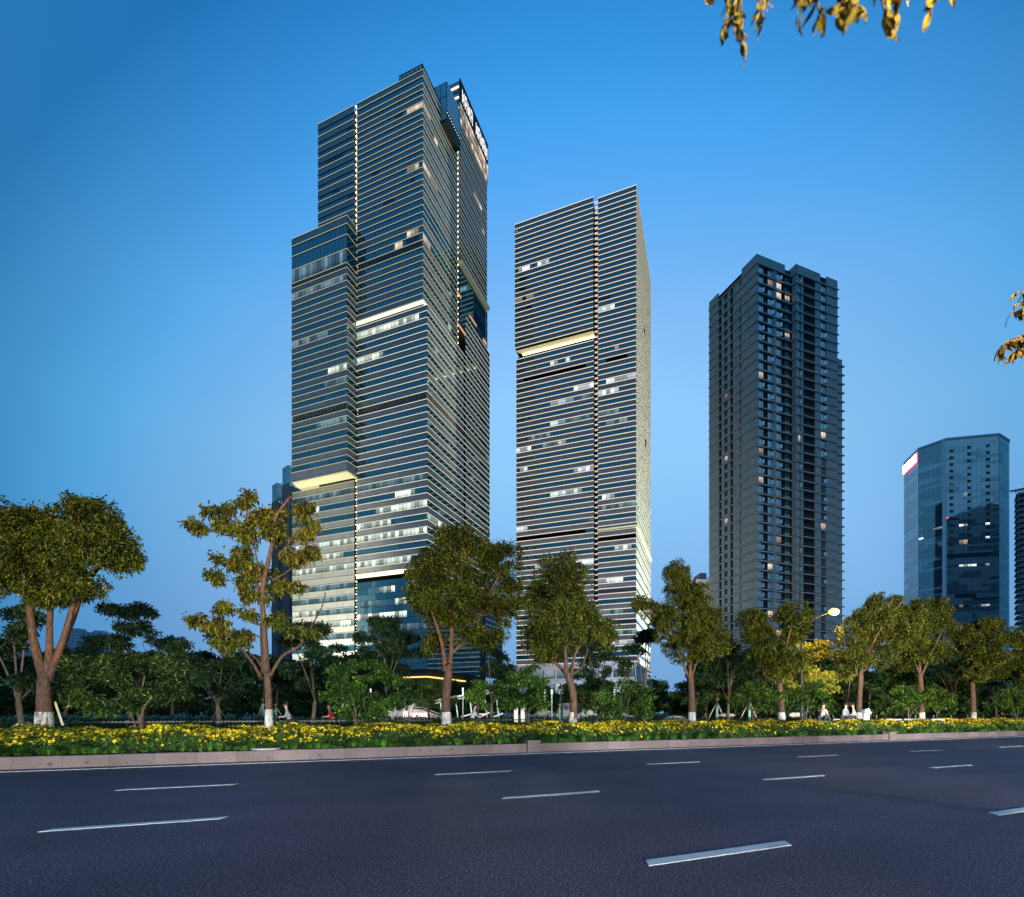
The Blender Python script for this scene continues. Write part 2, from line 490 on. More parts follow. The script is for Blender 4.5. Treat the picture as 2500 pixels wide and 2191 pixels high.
M['leaf_bush'] = leaf_mat('bush_leaf', (0.004, 0.012, 0.002), (0.062, 0.14, 0.014), (0.28, 0.42, 0.09), gloss=0.3)
M['leaf_shade'] = leaf_mat('long_leaf', (0.003, 0.010, 0.003), (0.045, 0.085, 0.014), (0.22, 0.32, 0.10), gloss=0.3)
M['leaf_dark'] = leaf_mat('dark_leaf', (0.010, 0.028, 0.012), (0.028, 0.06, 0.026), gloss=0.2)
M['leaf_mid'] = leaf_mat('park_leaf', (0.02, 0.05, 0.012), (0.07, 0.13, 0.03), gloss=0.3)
M['leaf_bright'] = leaf_mat('young_leaf', (0.06, 0.14, 0.02), (0.16, 0.26, 0.04), gloss=0.3)
M['leaf_yellow'] = leaf_mat('lamp_lit_leaf', (0.10, 0.13, 0.02), (0.34, 0.34, 0.04), gloss=0.3)  # the street lamp's yellow light is put into the leaf colour
M['leaf_hedge'] = leaf_mat('hedge_leaf', (0.02, 0.06, 0.008), (0.07, 0.14, 0.02), gloss=0.3)
M['leaf_near'] = leaf_mat('overhanging_leaf', (0.012, 0.010, 0.003), (0.15, 0.10, 0.008), (0.03, 0.03, 0.006), trans=0.25)
M['petal'] = leaf_mat('yellow_petal', (0.70, 0.42, 0.01), (0.85, 0.62, 0.02), trans=0.25, gloss=0.2)
M['grass'] = leaf_mat('lilyturf_blade', (0.03, 0.10, 0.012), (0.14, 0.30, 0.04), gloss=0.4)
M['black_metal'] = principled('black_metal', (0.015, 0.016, 0.018), 0.45, 0.3)
M['steel'] = principled('grey_steel', (0.35, 0.37, 0.40), 0.4, 0.6)
M['white'] = principled('white_paint', (0.75, 0.76, 0.78), 0.5, var=0.05, scale=4)
M['bamboo'] = principled('bamboo_stake', (0.42, 0.36, 0.24), 0.7, var=0.2, scale=9)
M['teal'] = principled('teal_wrap', (0.16, 0.42, 0.42), 0.7, var=0.15, scale=8)
M['rock'] = principled('pale_rock', (0.34, 0.33, 0.31), 0.85, var=0.3, scale=3, bump=0.8, bscale=6)
M['conc'] = principled('concrete', (0.24, 0.24, 0.25), 0.85, var=0.15, scale=1.5)
# ------------------------------------------------------------------ facade tools
class Fr:
    """vertical facade plane: O at u=0, d along it, n outwards (all 2D)"""
    def __init__(s, O, d, n):
        s.O, s.d, s.n = Vector(O), Vector(d), Vector(n)

    def pt(s, u, z, o=0.0):
        q = s.O + s.d * u + s.n * o
        return Vector((q.x, q.y, z))

    def off(s, o):
        return Fr(s.O + s.n * o, s.d, s.n)

    def u_at(s, px, o=0.0):
        k = (px - CX) / FPX
        q = s.O + s.n * o
        return (k * q.y - q.x) / (s.d.x - k * s.d.y)

    def z_at(s, px, py, o=0.0):
        u = s.u_at(px, o)
        return EYE + (HOR - py) * s.pt(u, 0, o).y / FPX

    def px_of(s, u, o=0.0):
        q = s.pt(u, 0, o)
        return CX + FPX * q.x / q.y


def fbox(mb, fr, u0, u1, z0, z1, o0, o1, m=0, skip=()):
    """box on a facade from offset o0 (back) to o1 (front), faces turned outwards"""
    if fr.d.y * fr.n.x - fr.d.x * fr.n.y < 0:
        u0, u1 = u1, u0
        skip = tuple({3: 5, 5: 3}.get(k, k) for k in skip)
    c = [fr.pt(u, z, o) for z in (z0, z1) for u, o in ((u0, o1), (u1, o1), (u1, o0), (u0, o0))]
    mb.hexa(c, m, skip)


def fquad(mb, fr, u0, u1, z0, z1, o, m=0):
    if fr.d.y * fr.n.x - fr.d.x * fr.n.y < 0:
        u0, u1 = u1, u0
    mb.poly([fr.pt(u0, z0, o), fr.pt(u1, z0, o), fr.pt(u1, z1, o), fr.pt(u0, z1, o)], m, [(0, 0), (1, 0), (1, 1), (0, 1)])


def box_on(name, fr, u0, u1, z0, z1, o0, o1, mat, parent, kind=None):
    mb = MB(); fbox(mb, fr, u0, u1, z0, z1, o0, o1)
    return mb.build(name, mat, parent, kind)


def path_ledge(mb, pts, z, h, d, m_body=0, m_led=1, led=0.5):
    """ledge swept along a horizontal polyline; pts = [(Vector2 point, Vector2 outward offset)], front edge carries the light strip"""
    for (a, na), (b, nb) in zip(pts[:-1], pts[1:]):
        A0, A1 = a - na * 0.05, a + na * d
        B0, B1 = b - nb * 0.05, b + nb * d
        V = lambda q, zz: Vector((q.x, q.y, zz))
        zl = z + h * (1 - led)
        mb.poly([V(A0, z), V(B0, z), V(B1, z), V(A1, z)], m_body)
        mb.poly([V(A0, z + h), V(A1, z + h), V(B1, z + h), V(B0, z + h)], m_body)
        mb.poly([V(A1, z), V(B1, z), V(B1, zl), V(A1, zl)], m_body)
        mb.poly([V(A1, zl), V(B1, zl), V(B1, z + h), V(A1, z + h)], m_led)
    for (a, na) in (pts[0], pts[-1]):
        A0, A1 = a, a + na * d
        mb.poly([(A0.x, A0.y, z), (A1.x, A1.y, z), (A1.x, A1.y, z + h), (A0.x, A0.y, z + h)], m_body)


class Tower:
    """collects panes and panels of one tower; build() makes the 300 that show largest as parts and the rest as one part"""
    def __init__(s, root, glass, panel_mat):
        s.root, s.glass, s.panel_mat = root, glass, panel_mat
        s.names = list(glass)
        s.panes = []          # (visible size, fr, u0,u1,z0,z1,off,matname)
        s.panels = MB()
        s.runs = []

    def block(s, fr, u0, u1, bands, bay, off=0.0, pick=None, size_scale=1.0):
        """bands: [(ztop, zbottom, kind)] kind g=glass s=spandrel l=louvre d=dark n=nothing"""
        n = max(1, round((u1 - u0) / bay)); w = (u1 - u0) / n
        gl = [(i, (a + b) / 2) for i, (a, b, k) in enumerate(bands) if k in 'gcd']
        hits = {}
        for (x0, x1, z, mt) in s.runs_for(fr):          # each lit run goes to the glass band nearest to it
            i, zm = min(gl, key=lambda t: abs(t[1] - z))
            if abs(zm - z) < 3.2: hits.setdefault(i, []).append((x0, x1, mt))
        for bi, (zt, zb, kind) in enumerate(bands):
            if kind == 'n': continue
            state = None; left = 0
            for i in range(n):
                a, b = u0 + i * w, u0 + (i + 1) * w
                um = (a + b) / 2
                mat = None
                if kind in 'gcd':
                    px = fr.px_of(um, off)
                    for (x0, x1, mt) in hits.get(bi, ()):
                        if x0 <= px <= x1: mat = mt
                    if mat is None:
                        if left <= 0:
                            left = R.choice([1, 2, 3, 5, 8, 12])
                            state = R.choices(['glass', 'glass_b', 'glass_c'], [0.72, 0.2, 0.08] if kind != 'c' else [.1, .35, .55])[0]
                        left -= 1
                        mat = state
                    if kind == 'd': mat = 'dark'
                    h = zt - zb
                    q = fr.pt(um, zb, off)
                    if mat == 'open_dark': mat = 'dark'
                    s.panes.append((w * h / (q.x ** 2 + q.y ** 2) * size_scale * (1.6 if mat.startswith('lit') else 1), fr, a + 0.04, b - 0.04, zb + 0.02, zt - 0.06 if kind == 'g' else zt - 0.03, off - 0.06, mat))
                elif kind == 's':
                    fbox(s.panels, fr, a + 0.03, b - 0.03, zb + 0.02, zt - 0.02, off - 0.12, off, 0, (4,))
                elif kind == 'l':
                    fbox(s.panels, fr, a + 0.03, a + 0.12, zb, zt, off - 0.5, off - 0.02, 0, (4,))
                    k = 5
                    for j in range(k):
                        zz = zb + (zt - zb) * (j + 0.5) / k
                        fbox(s.panels, fr, a + 0.12, b, zz - 0.05, zz + 0.05, off - 0.3, off - 0.04, 0, (4,))

    def runs_for(s, fr):
        return s._runs.get(id(fr), ())

    def set_runs(s, fr, runs, off=0.0):
        """runs in photo px: (x0,x1,y at the middle,material)"""
        if not hasattr(s, '_runs'): s._runs = {}
        out = []
        for x0, x1, y, m in runs:
            out.append((x0, x1, fr.z_at((x0 + x1) / 2, y, off), m))
        s._runs[id(fr)] = out

    def build(s, parts=300):
        s.panels.build('spandrel_panels', s.panel_mat, s.root, 'stuff')
        s.panes.sort(key=lambda t: -t[0])
        cache = {}
        org = Vector(s.root.location)
        for (_a, fr, u0, u1, z0, z1, off, mat) in s.panes[:parts]:
            key = (id(fr), round(u1 - u0, 2), round(z1 - z0, 1), mat)
            if key not in cache:
                mb = MB(); w, h = u1 - u0, z1 - z0
                f0 = Fr((0, 0), fr.d, fr.n)
                fquad(mb, f0, 0, w, 0, h, 0.0, 0)
                fbox(mb, f0, -0.035, 0.0, 0, h, -0.02, 0.05, 1, (0, 1, 4))
                cache[key] = mb.mesh('window', [s.glass[mat], M['mullion']])
            q = fr.pt(u0, z0, off)
            link('window', cache[key], s.root, loc=q - org)
        mb = MB(); names = s.names
        for (_a, fr, u0, u1, z0, z1, off, mat) in s.panes[parts:]:
            fquad(mb, fr, u0, u1, z0, z1, off, names.index(mat))
        if mb.f:
            mb.build('window_panes', [s.glass[n] for n in names], s.root, 'stuff')


M['mullion'] = principled('mullion', (0.03, 0.035, 0.045), 0.5, 0.4)
M['core'] = principled('tower_core', (0.010, 0.012, 0.016), 0.7)
M['led1'] = emission('led_line_pale', (0.70, 0.72, 0.46), 0.75)
M['led1b'] = emission('led_line_low', (0.92, 0.93, 0.72), 0.95)
M['led2'] = emission('led_line_cream', (1.0, 0.92, 0.70), 0.95)
M['ledgem'] = principled('ledge_metal', (0.40, 0.41, 0.37), 0.5, 0.1)
M['ledwarm'] = emission('led_warm', (1.0, 0.78, 0.48), 2.4)
M['ledcove'] = principled('cove_soffit', (0.75, 0.72, 0.5), 0.6, emis=(1.0, 0.90, 0.48), estr=0.42)  # soffits glow by themselves: the wash of the strip put into the material
M['ledbright'] = emission('cove_lamps', (1.0, 0.86, 0.55), 4.0)
M['spandrel1'] = principled('spandrel_grey', (0.36, 0.36, 0.37), 0.45, 0.0, var=0.10, scale=0.35)
M['spandrel2'] = principled('spandrel_slate', (0.38, 0.35, 0.39), 0.45, 0.0, var=0.10, scale=0.35)
G1 = {
    'glass': glass_mat('blue_glass', (0.012, 0.068, 0.090), (0.42, 0.78, 0.90), 3.2),
    'glass_b': glass_mat('blue_glass_blinds', (0.025, 0.075, 0.10), (0.42, 0.78, 0.90), 3.2),
    'glass_c': glass_mat('blue_glass_curtain', (0.07, 0.15, 0.19), (0.42, 0.78, 0.90), 3.2),
    'dark': glass_mat('dark_opening', (0.004, 0.004, 0.005), (0.2, 0.2, 0.25), 1.3, 0.3),
    'litw': glass_mat('lit_warm', (0.02, 0.02, 0.02), (0.5, 0.7, 0.9), 1.7, lit=(1.0, 0.80, 0.58), lstr=0.85),
    'lit': glass_mat('lit_white', (0.02, 0.02, 0.02), (0.5, 0.7, 0.9), 1.7, lit=(0.86, 1.0, 0.84), lstr=1.05),
    'litd': glass_mat('lit_dim', (0.02, 0.03, 0.03), (0.5, 0.7, 0.9), 2.0, lit=(0.45, 0.75, 0.85), lstr=0.32),
    'grey': glass_mat('grey_curtains', (0.09, 0.09, 0.12), (0.5, 0.7, 0.9), 1.6),
}
G2 = dict(G1)
G2['lit'] = glass_mat('lit_cool', (0.02, 0.02, 0.02), (0.5, 0.7, 0.9), 1.7, lit=(0.80, 0.93, 1.0), lstr=1.2)

# ================================================================== TOWER 1 (tall office tower)
def dirs(a_r):
    a = math.radians(a_r)
    return Vector((math.sin(a), math.cos(a))), Vector((-math.cos(a), math.sin(a)))     # dR, dL


dR, dL = dirs(21.9)
Y1 = 170.0
c1 = Vector(((1032.5 - CX) / FPX * Y1, Y1))
zc = lambda y: EYE + (HOR - y) * Y1 / FPX
t1 = empty('office_tower', (c1.x, c1.y, 0), 'tallest stepped glass tower with glowing floor lines and a lit sign band at the top', 'skyscraper')
FL = Fr(c1, dL, -dR)                 # left face plane (faces the camera)
FRt = Fr(c1, dR, -dL)                # right face, upper body
FRb = FRt.off(1.6)                   # right face, lower body stands 1.6 m further out
LOFF = 1.6
upz = [140 + z / 5.27 for z in (160, 245, 340, 415, 490, 570, 645, 720, 800, 875, 955, 1030, 1105, 1185, 1260, 1335, 1415, 1490, 1570, 1645, 1720)] + \
      [480 + z / 5.27 for z in (20, 110, 200, 290, 375, 465, 560, 650, 740, 825, 910, 995, 1080, 1165, 1250, 1325)]
upz = [zc(y) for y in upz]
upk = 'sgsgsgsgsgsgsgsgsgsgsgggsgglgsgsgsgs'
lowy = [480 + z / 5.27 for z in (1415, 1490, 1575, 1660, 1745)] + [820 + z / 5.27 for z in (40, 125, 210, 300, 385, 470, 555, 640, 730, 830, 910, 995, 1085, 1175, 1255, 1345, 1430, 1515, 1600, 1690)]
while lowy[-1] < 1384: lowy.append(lowy[-1] + 16.3)
lowz = [zc(y) for y in lowy]
lowk = ''.join('l' if i == 13 else ('s' if i % 2 == 0 else 'g') for i in range(len(lowz) - 1))
BU = [(upz[i], upz[i + 1], upk[i]) for i in range(len(upz) - 1)]
BL = [(lowz[i], lowz[i + 1], lowk[i]) for i in range(len(lowz) - 1)]
z_strip_t, z_strip_b = upz[-1], lowz[0]
T1 = Tower(t1, G1, M['spandrel1'])
WARM, LIT, DIM, GREY = 'litw', 'lit', 'litd', 'grey'
runsL = [(989, 1031, 264, WARM), (966, 984, 287, GREY), (990, 1026, 411, WARM), (1004, 1014, 440, GREY), (992, 1024, 570, WARM), (992, 1023, 586, GREY), (968, 984, 594, WARM),
         (846, 862, 322, GREY), (797, 834, 397, GREY), (811, 831, 470, GREY), (845, 864, 485, GREY), (906, 927, 429, GREY), (940, 960, 497, GREY),
         (873, 1020, 807, LIT), (873, 936, 881, LIT), (874, 1042, 1184, DIM), (968, 1013, 1212, LIT), (918, 1042, 1243, LIT), (874, 955, 1286, LIT), (874, 1043, 1307, LIT), (874, 1007, 1374, LIT),
         (740, 777, 1252, LIT), (740, 864, 1217, DIM), (720, 864, 1331, LIT), (777, 841, 1363, LIT), (714, 861, 1395, LIT), (714, 864, 1421, DIM), (714, 864, 1455, DIM),
         (714, 774, 1488, LIT), (774, 864, 1484, DIM), (750, 864, 1512, LIT), (811, 864, 1538, LIT), (928, 965, 1436, LIT), (965, 1000, 1463, LIT), (876, 925, 1470, DIM), (874, 995, 1505, LIT),
         (874, 1040, 1536, DIM), (874, 960, 1566, LIT), (740, 864, 1567, DIM)]
runsR = [(1036, 1050, 290, WARM), (1056, 1069, 330, WARM), (1034, 1052, 420, WARM), (1054, 1069, 455, WARM), (1034, 1050, 585, WARM), (1046, 1075, 1260, LIT), (1075, 1110, 1290, LIT), (1096, 1104, 812, LIT),
         (1155, 1175, 485, WARM), (1176, 1186, 580, WARM), (1138, 1150, 1255, DIM), (1060, 1070, 868, LIT)]
FLa = FL.off(4.9)                    # front plane of the bay that juts out on the left
uA0, uA1 = FLa.u_at(847), FLa.u_at(711.6)
runsA = [(803, 847, 887, LIT), (770, 846, 1018, DIM), (770, 812, 1053, DIM), (712, 846, 712, DIM), (712, 846, 652, DIM), (790, 846, 935, DIM), (712, 800, 835, DIM)]
T1.set_runs(FL, runsL); T1.set_runs(FRt, runsR); T1.set_runs(FRb, runsR); T1.set_runs(FLa, runsA)
uS0, uS1 = FL.u_at(871), FL.u_at(865)            # vertical slot
uAu = FL.u_at(776)
uAd = FL.u_at(713.6)
zA_top = FLa.z_at(847, 527)
zA_bot = FLa.z_at(849, 1150)
zAA_top = FL.z_at(864, 1178.6)
ur0, ur1 = FRt.u_at(1117.5), FRt.u_at(1121.0)
urE = FRt.u_at(1189.3)
zW_top = FRt.z_at(1121.5, 192.3)
z_sof = FRt.z_at(1118, 638)
z_lob = FRt.z_at(1118, 769)
z_grid = FL.z_at(876, 1404.6)
upA = [b for b in BU if b[1] >= zA_top - 8]
T1.block(FL, 0, uS0, BU, 1.55)
T1.block(FL, -LOFF, uS0, BL, 1.55)
T1.block(FL, uS1, uAu, upA, 1.55)
# jutting bay: same floor lines down to its lit soffit
BA = [(zA_top, zA_top - 2.6, 's'), (zA_top - 2.6, zA_top - 6.2, 'g'), (zA_top - 6.2, zA_top - 11.0, 'c'), (zA_top - 11.0, zA_top - 15.6, 'c')]
rest = [b for b in (BU[28:] + [(z_strip_t, z_strip_b, 'g')] + BL) if b[0] <= zA_top - 15.0 and b[1] >= zA_bot - 0.5]
BA.append((zA_top - 15.6, rest[0][0], 'l'))
BA += rest
BA[-1] = (BA[-1][0], zA_bot, 's')
T1.block(FLa, uA0, uA1, BA, 1.55)
FAs = Fr(FLa.pt(uA0, 0).to_2d(), dR, -dL)           # side of the jutting bay, seen at a grazing angle
T1.block(FAs, 0.0, 4.6, [(a, b, 'g' if k in 'gcl' else 's') for a, b, k in BA], 1.5)
BAA = [(zt, zb, k) for zt, zb, k in BL if zt <= zAA_top + 2.5]
zlast = BAA[-1][1]
kk = 's'
while zlast > 4:
    BAA.append((zlast, zlast - 2.15, kk)); zlast -= 2.15; kk = 'g' if kk == 's' else 's'
zAA = BAA[0][0]
T1.block(FL, uS1, uAd, BAA, 1.55)
# plain curtain wall at the bottom right of the left face
GR = []
zt = z_grid - 2.6
while zt > 15.5:
    GR.append((zt, zt - 2.1, 'c')); zt -= 2.15
T1.block(FL, -LOFF, uS0, GR, 1.55)
T1.block(FRb, 0, 62, GR, 2.3)
# right face
zR0 = zc(165)
T1.block(FRt, 0, ur0, BU, 2.4)
T1.block(FRb, 0, ur0 + 1.5, BL, 2.4)
WB = []                                          # wing right of the slot
zt = zW_top - 1.2
i = 0
while zt > z_sof + 3:
    h = 1.93
    WB.append((zt, zt - h, 's' if i % 2 == 0 else 'g')); zt -= h; i += 1
T1.block(FRt, ur1, urE, WB, 2.4)
LB = []
zt = z_sof - 1.0
while zt > z_lob:
    LB.append((zt, zt - 3.6, 'c')); zt -= 3.65
FRl = FRt.off(0.2)
T1.set_runs(FRl, [])
T1.block(FRl, ur1, urE, LB, 1.6)
lowR = [b for b in ([(BU[i][0], BU[i][1], BU[i][2]) for i in range(len(BU))] + [(z_strip_t, z_strip_b, 'g')] + BL) if b[0] <= z_lob + 1]
T1.block(FRb, ur1 + 2.0, urE - 1.0, lowR, 2.4)
T1.build(300)
for (xa, xb, ya, hgt_) in ((1117.5, 1127, 715, .9), (1118, 1146, 792, 1.0), (1148, 1165, 772, .7), (1150, 1178, 818, 1.0), (1181, 1189, 832, 1.2)):
    u_, v_ = FRt.u_at(xa, .5), FRt.u_at(xb, .5); z_ = FRt.z_at(xa, ya, .5)
    mb = MB(); fbox(mb, FRt, u_, v_, z_, z_ + hgt_, .22, .3); mb.build('lobby_light', emission('lobby_lamp_%d' % xa, (1.0, .55, .28), .8), t1)
# wings' end walls and the dark body behind the facades
mb = MB()
top_main = zR0 + 0.4
fbox(mb, FL, -LOFF + 0.35, uS0 - 0.35, 0, z_strip_b - 0.3, -40, -0.3)
fbox(mb, FL, 0.35, uS0 - 0.35, z_strip_b - 0.3, top_main - 0.6, -24.0, -0.3)
fbox(mb, FL, uS0 - 0.35, uS1 + 0.35, 0, top_main - 4, -40, -2.6)
fbox(mb, FL, uS1 + 0.35, uAu - 0.3, 0, FL.z_at(864, 263) - 0.6, -26, -0.3)
fbox(mb, FL, uAu - 0.3, uAd - 0.3, 0, zAA_top - 0.3, -26, -0.3)
fbox(mb, FL, uS1 + 0.3, uAd - 2.5, zAA_top - 0.5, zA_bot + 0.2, -20, -2.8)
fbox(mb, FLa, uA0 + 0.3, uA1 - 0.3, zA_bot + 0.35, zA_top - 0.5, -14, -0.3)
fbox(mb, FRt, ur0 - 0.3, ur1 + 0.3, 0, zW_top - 16, -30, -1.6)
fbox(mb, FRt, ur1 + 0.3, urE - 0.3, z_sof - 0.1, zW_top - 0.6, -22, -0.3)
fbox(mb, FRt, ur1 + 0.3, urE - 0.3, 0, z_sof - 0.1, -22, -0.5)
mb.build('wall', M['core'], t1)
# left side wall of block A and of the jutting bay are covered too (plain panels)
FWl = Fr(FRt.pt(ur1, 0).to_2d(), dL, -dR)       # wing's narrow face towards the camera, above the main roof
mb = MB()
for i, (a, b, k) in enumerate(WB[:14]):
    fbox(mb, FWl, 0.1, 14, b + 0.15, a - 0.15, -0.3, 0.0, 1 if k == 's' else 0, (4,))
    if k == 's': fbox(mb, FWl, 0.1, 14, b - 0.1, b + 0.12, -0.3, 0.35, 2, (4,))
mb.build('wing_end_wall', [G1['glass'], M['spandrel1'], M['ledwarm']], t1)


def ledge_obj(path, z, h, d, mats, parent, led=0.85):
    mb = MB(); path_ledge(mb, path, z, h, d, led=led)
    return mb.build('light_ledge', mats, parent)


def P(fr, u, o=0.0): return fr.pt(u, 0, o).to_2d()


nL, nR = -dR, -dL
for i, z in enumerate(upz):
    ledge_obj([(P(FL, uS0), nL), (P(FL, 0), nL + nR), (P(FRt, ur0), nR)], z - 0.12, 0.24, 0.15, [M['ledgem'], M['led1']], t1)
    if z >= zA_top - 4:
        ledge_obj([(P(FL, uAu), nL), (P(FL, uS1), nL)], z - 0.12, 0.24, 0.15, [M['ledgem'], M['ledgem'] if i % 2 else M['led1']], t1)
for i, z in enumerate(lowz):
    ledge_obj([(P(FL, uS0), nL), (P(FL, -LOFF), nL + nR), (P(FRb, urE - 1), nR)], z - 0.12, 0.26, 0.16, [M['ledgem'], M['led1b']], t1)
zs = sorted({round(b[0], 2) for b in BA} | {round(BA[-1][1], 2)}, reverse=True)
for z in zs:
    ledge_obj([(P(FLa, uA1), nL), (P(FLa, uA0), nL + nR), (P(FAs, 4.8), nR)], z - 0.12, 0.24, 0.15, [M['ledgem'], M['led1']], t1)
for b in BAA:
    ledge_obj([(P(FL, uAd), nL), (P(FL, uS1), nL)], b[0] - 0.12, 0.24, 0.15, [M['ledgem'], M['led1']], t1)
for b in WB:
    ledge_obj([(P(FRt, ur1), nR), (P(FRt, urE), nR)], b[0] - 0.12, 0.24, 0.15, [M['ledgem'], M['led1']], t1)
for b in lowR:
    if b[0] > lowz[0]:
        ledge_obj([(P(FRb, ur1 + 1.8), nR), (P(FRb, urE - 1), nR)], b[0] - 0.12, 0.26, 0.16, [M['ledgem'], M['led1b']], t1)
# lit strip floor: recessed dark glazing under a bright cornice light
mb = MB()
fbox(mb, FL, 0.3, uS0 - 0.2, z_strip_b, z_strip_t - 0.1, -1.6, -0.9)
mb.build('recessed_floor', G1['dark'], t1)
mb = MB(); path_ledge(mb, [(P(FL, uS0), nL), (P(FL, 0), nL + nR), (P(FRt, 16), nR)], z_strip_t - 1.9, 1.5, 0.30, led=0.85)
mb.build('light_band', [M['ledgem'], M['ledwarm']], t1)
mb = MB(); fbox(mb, FL, -LOFF, uS0, z_grid - 1.1, z_grid + 0.2, -0.2, 0.25); mb.build('light_band', M['ledwarm'], t1)
mb = MB(); fbox(mb, FL, -LOFF, uS0, z_grid - 2.5, z_grid - 1.1, -0.8, -0.2); mb.build('recessed_floor', G1['dark'], t1)
# soffits, their glow put into the material
mb = MB()
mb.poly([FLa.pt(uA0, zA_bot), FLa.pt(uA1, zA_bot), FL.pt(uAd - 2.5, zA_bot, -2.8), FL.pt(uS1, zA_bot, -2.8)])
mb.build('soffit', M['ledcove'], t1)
mb = MB(); fbox(mb, FL, uS1, uAd - 2.6, zA_bot - 0.75, zA_bot - 0.35, -2.6, -2.2); mb.build('light_band', M['ledbright'], t1)
mb = MB(); fbox(mb, FRt, ur1, urE, z_sof - 0.2, z_sof + 1.1, -0.3, 1.2); mb.build('sky_lobby_ledge', principled('pale_ledge', (0.4, 0.4, 0.28), 0.5, emis=(0.5, 0.52, 0.3), estr=0.22), t1)  # ledge is no lamp; its lit look is a faint glow in the material
# slot lights
mb = MB()
allz = [z for z in upz + lowz] + [z_grid - 2.15 * i for i in range(18)]
for z in allz:
    fbox(mb, FL, uS0 + 0.15, uS1 - 0.05, z + 0.1, z + 0.42, -1.4, -0.5)
    fbox(mb, FL, uS0 + 0.2, uS0 + 0.9, z - 0.9, z - 0.7, -1.4, -0.9)
mb.build('slot_lights', M['ledwarm'], t1, 'stuff')
mb = MB()
for z in [z for z in upz + lowz if z > FRt.z_at(1120, 850)]:
    fbox(mb, FRt, ur0 + 0.2, ur1 - 0.1, z + 0.1, z + 0.55, -1.0, -0.2)
mb.build('slot_lights', M['ledwarm'], t1, 'stuff')
# roof screen over the corner, glass prism and lettered top of the wing
gs = glass_mat('screen_glass', (0.55, 0.65, 0.75), (0.7, 0.9, 1.0), 1.6)
mb = MB()
zscr = zc(152.5)
u0_, u1_ = 0.3, FL.u_at(972)
nbay = 6
for i in range(nbay):
    a = u0_ + (u1_ - u0_) * i / nbay; b = u0_ + (u1_ - u0_) * (i + 1) / nbay
    fbox(mb, FL, a + 0.12, b - 0.12, zR0 + 0.4, zscr - 0.18, -0.5, -0.3, 0)
    fbox(mb, FL, a - 0.12, a + 0.12, zR0 + 0.4, zscr, -0.6, -0.25, 1)
fbox(mb, FL, u0_, u1_, zR0 + 0.1, zR0 + 0.38, -0.6, -0.2, 1)
fbox(mb, FL, u0_, u1_, zscr - 0.16, zscr, -0.6, -0.2, 1)
fbox(mb, FRt, 0.3, 11, zR0 + 0.4, zscr, -0.6, -0.3, 1)
mb.build('roof_screen', [gs, M['mullion']], t1)
mb = MB()
up0, pz_t, pz_b = FRt.u_at(1075), FRt.z_at(1089.8, 193.8, 2.6), FRt.z_at(1084, 252, 2.6)
pf = glass_mat('prism_glass', (0.20, 0.46, 0.60), (0.75, 0.95, 1.0), 2.4, 0.05)
upE = FRt.u_at(1124.5, 2.6)
pzE = FRt.z_at(1124.5, 337, 2.6)
nb = 6
for i in range(nb):
    for j in range(5):
        a = up0 + (upE - up0) * i / nb; b = up0 + (upE - up0) * (i + 1) / nb
        zb0 = pz_b + (pzE - pz_b) * i / nb; zb1 = pz_b + (pzE - pz_b) * (i + 1) / nb
        g = lambda u, z0, f: FRt.pt(u, z0 + (pz_t - z0) * f, 2.6)
        f0, f1 = j / 5 + 0.008, (j + 1) / 5 - 0.008
        mb.poly([g(a + .05, zb0, f0), g(b - .05, zb1, f0), g(b - .05, zb1, f1), g(a + .05, zb0, f1)], 0)
fbox(mb, FRt, up0, upE, pz_b - 4, pz_t - 0.2, -6, 2.45, 1)
for j in range(4):
    fq = Fr(FRt.pt(up0, 0).to_2d(), dL, -dR)
    w_ = 9.0 / 4
    fbox(mb, fq, -2.5 + j * w_ + .1, -2.5 + (j + 1) * w_ - .1, pz_t - 5, pz_t - .5, -0.3, 0.1, 0)
    fbox(mb, fq, -2.5 + j * w_ + .1, -2.5 + (j + 1) * w_ - .1, pz_b - 3, pz_t - 5.3, -0.3, 0.1, 0)
mb.build('glass_prism', [pf, M['mullion']], t1)
mb = MB()
for i in range(10):
    a = up0 + (upE - up0) * i / 10
    zb = pz_b + (pzE - pz_b) * i / 10
    c = FRt.pt(a + 0.5, zb - 0.5, 2.2)
    mb.ellipsoid(c, (0.35, 0.35, 0.35), 6, 4)
mb.build('prism_lights', M['ledwarm'], t1, 'stuff')
# glowing top storeys of the wing with the white lettering strokes on the parapet
mb = MB()
warmwall = glass_mat('lit_top_storeys', (0.2, 0.18, 0.15), (0.5, 0.5, 0.5), 1.3, lit=(1.0, 0.78, 0.56), lstr=0.9)
for j in range(3):
    zt_ = zW_top - 9 - j * 2.7
    for i in range(16):
        a = ur1 + (urE - ur1) * i / 16; b = ur1 + (urE - ur1) * (i + 1) / 16
        fquad(mb, FRt, a + .1, b - .1, zt_ - 2.3, zt_, 0.45)
mb.build('lit_top_storeys', warmwall, t1)
mb = MB(); fbox(mb, FRt, ur1, urE, zW_top - 8.4, zW_top - 0.2, 0.0, 0.45); mb.build('parapet', M['core'], t1)
M['signw'] = emission('white_sign', (1.0, 0.98, 1.0), 1.3)
us = [0.06, 0.155, 0.25, 0.345, 0.53, 0.62, 0.71, 0.80, 0.89]
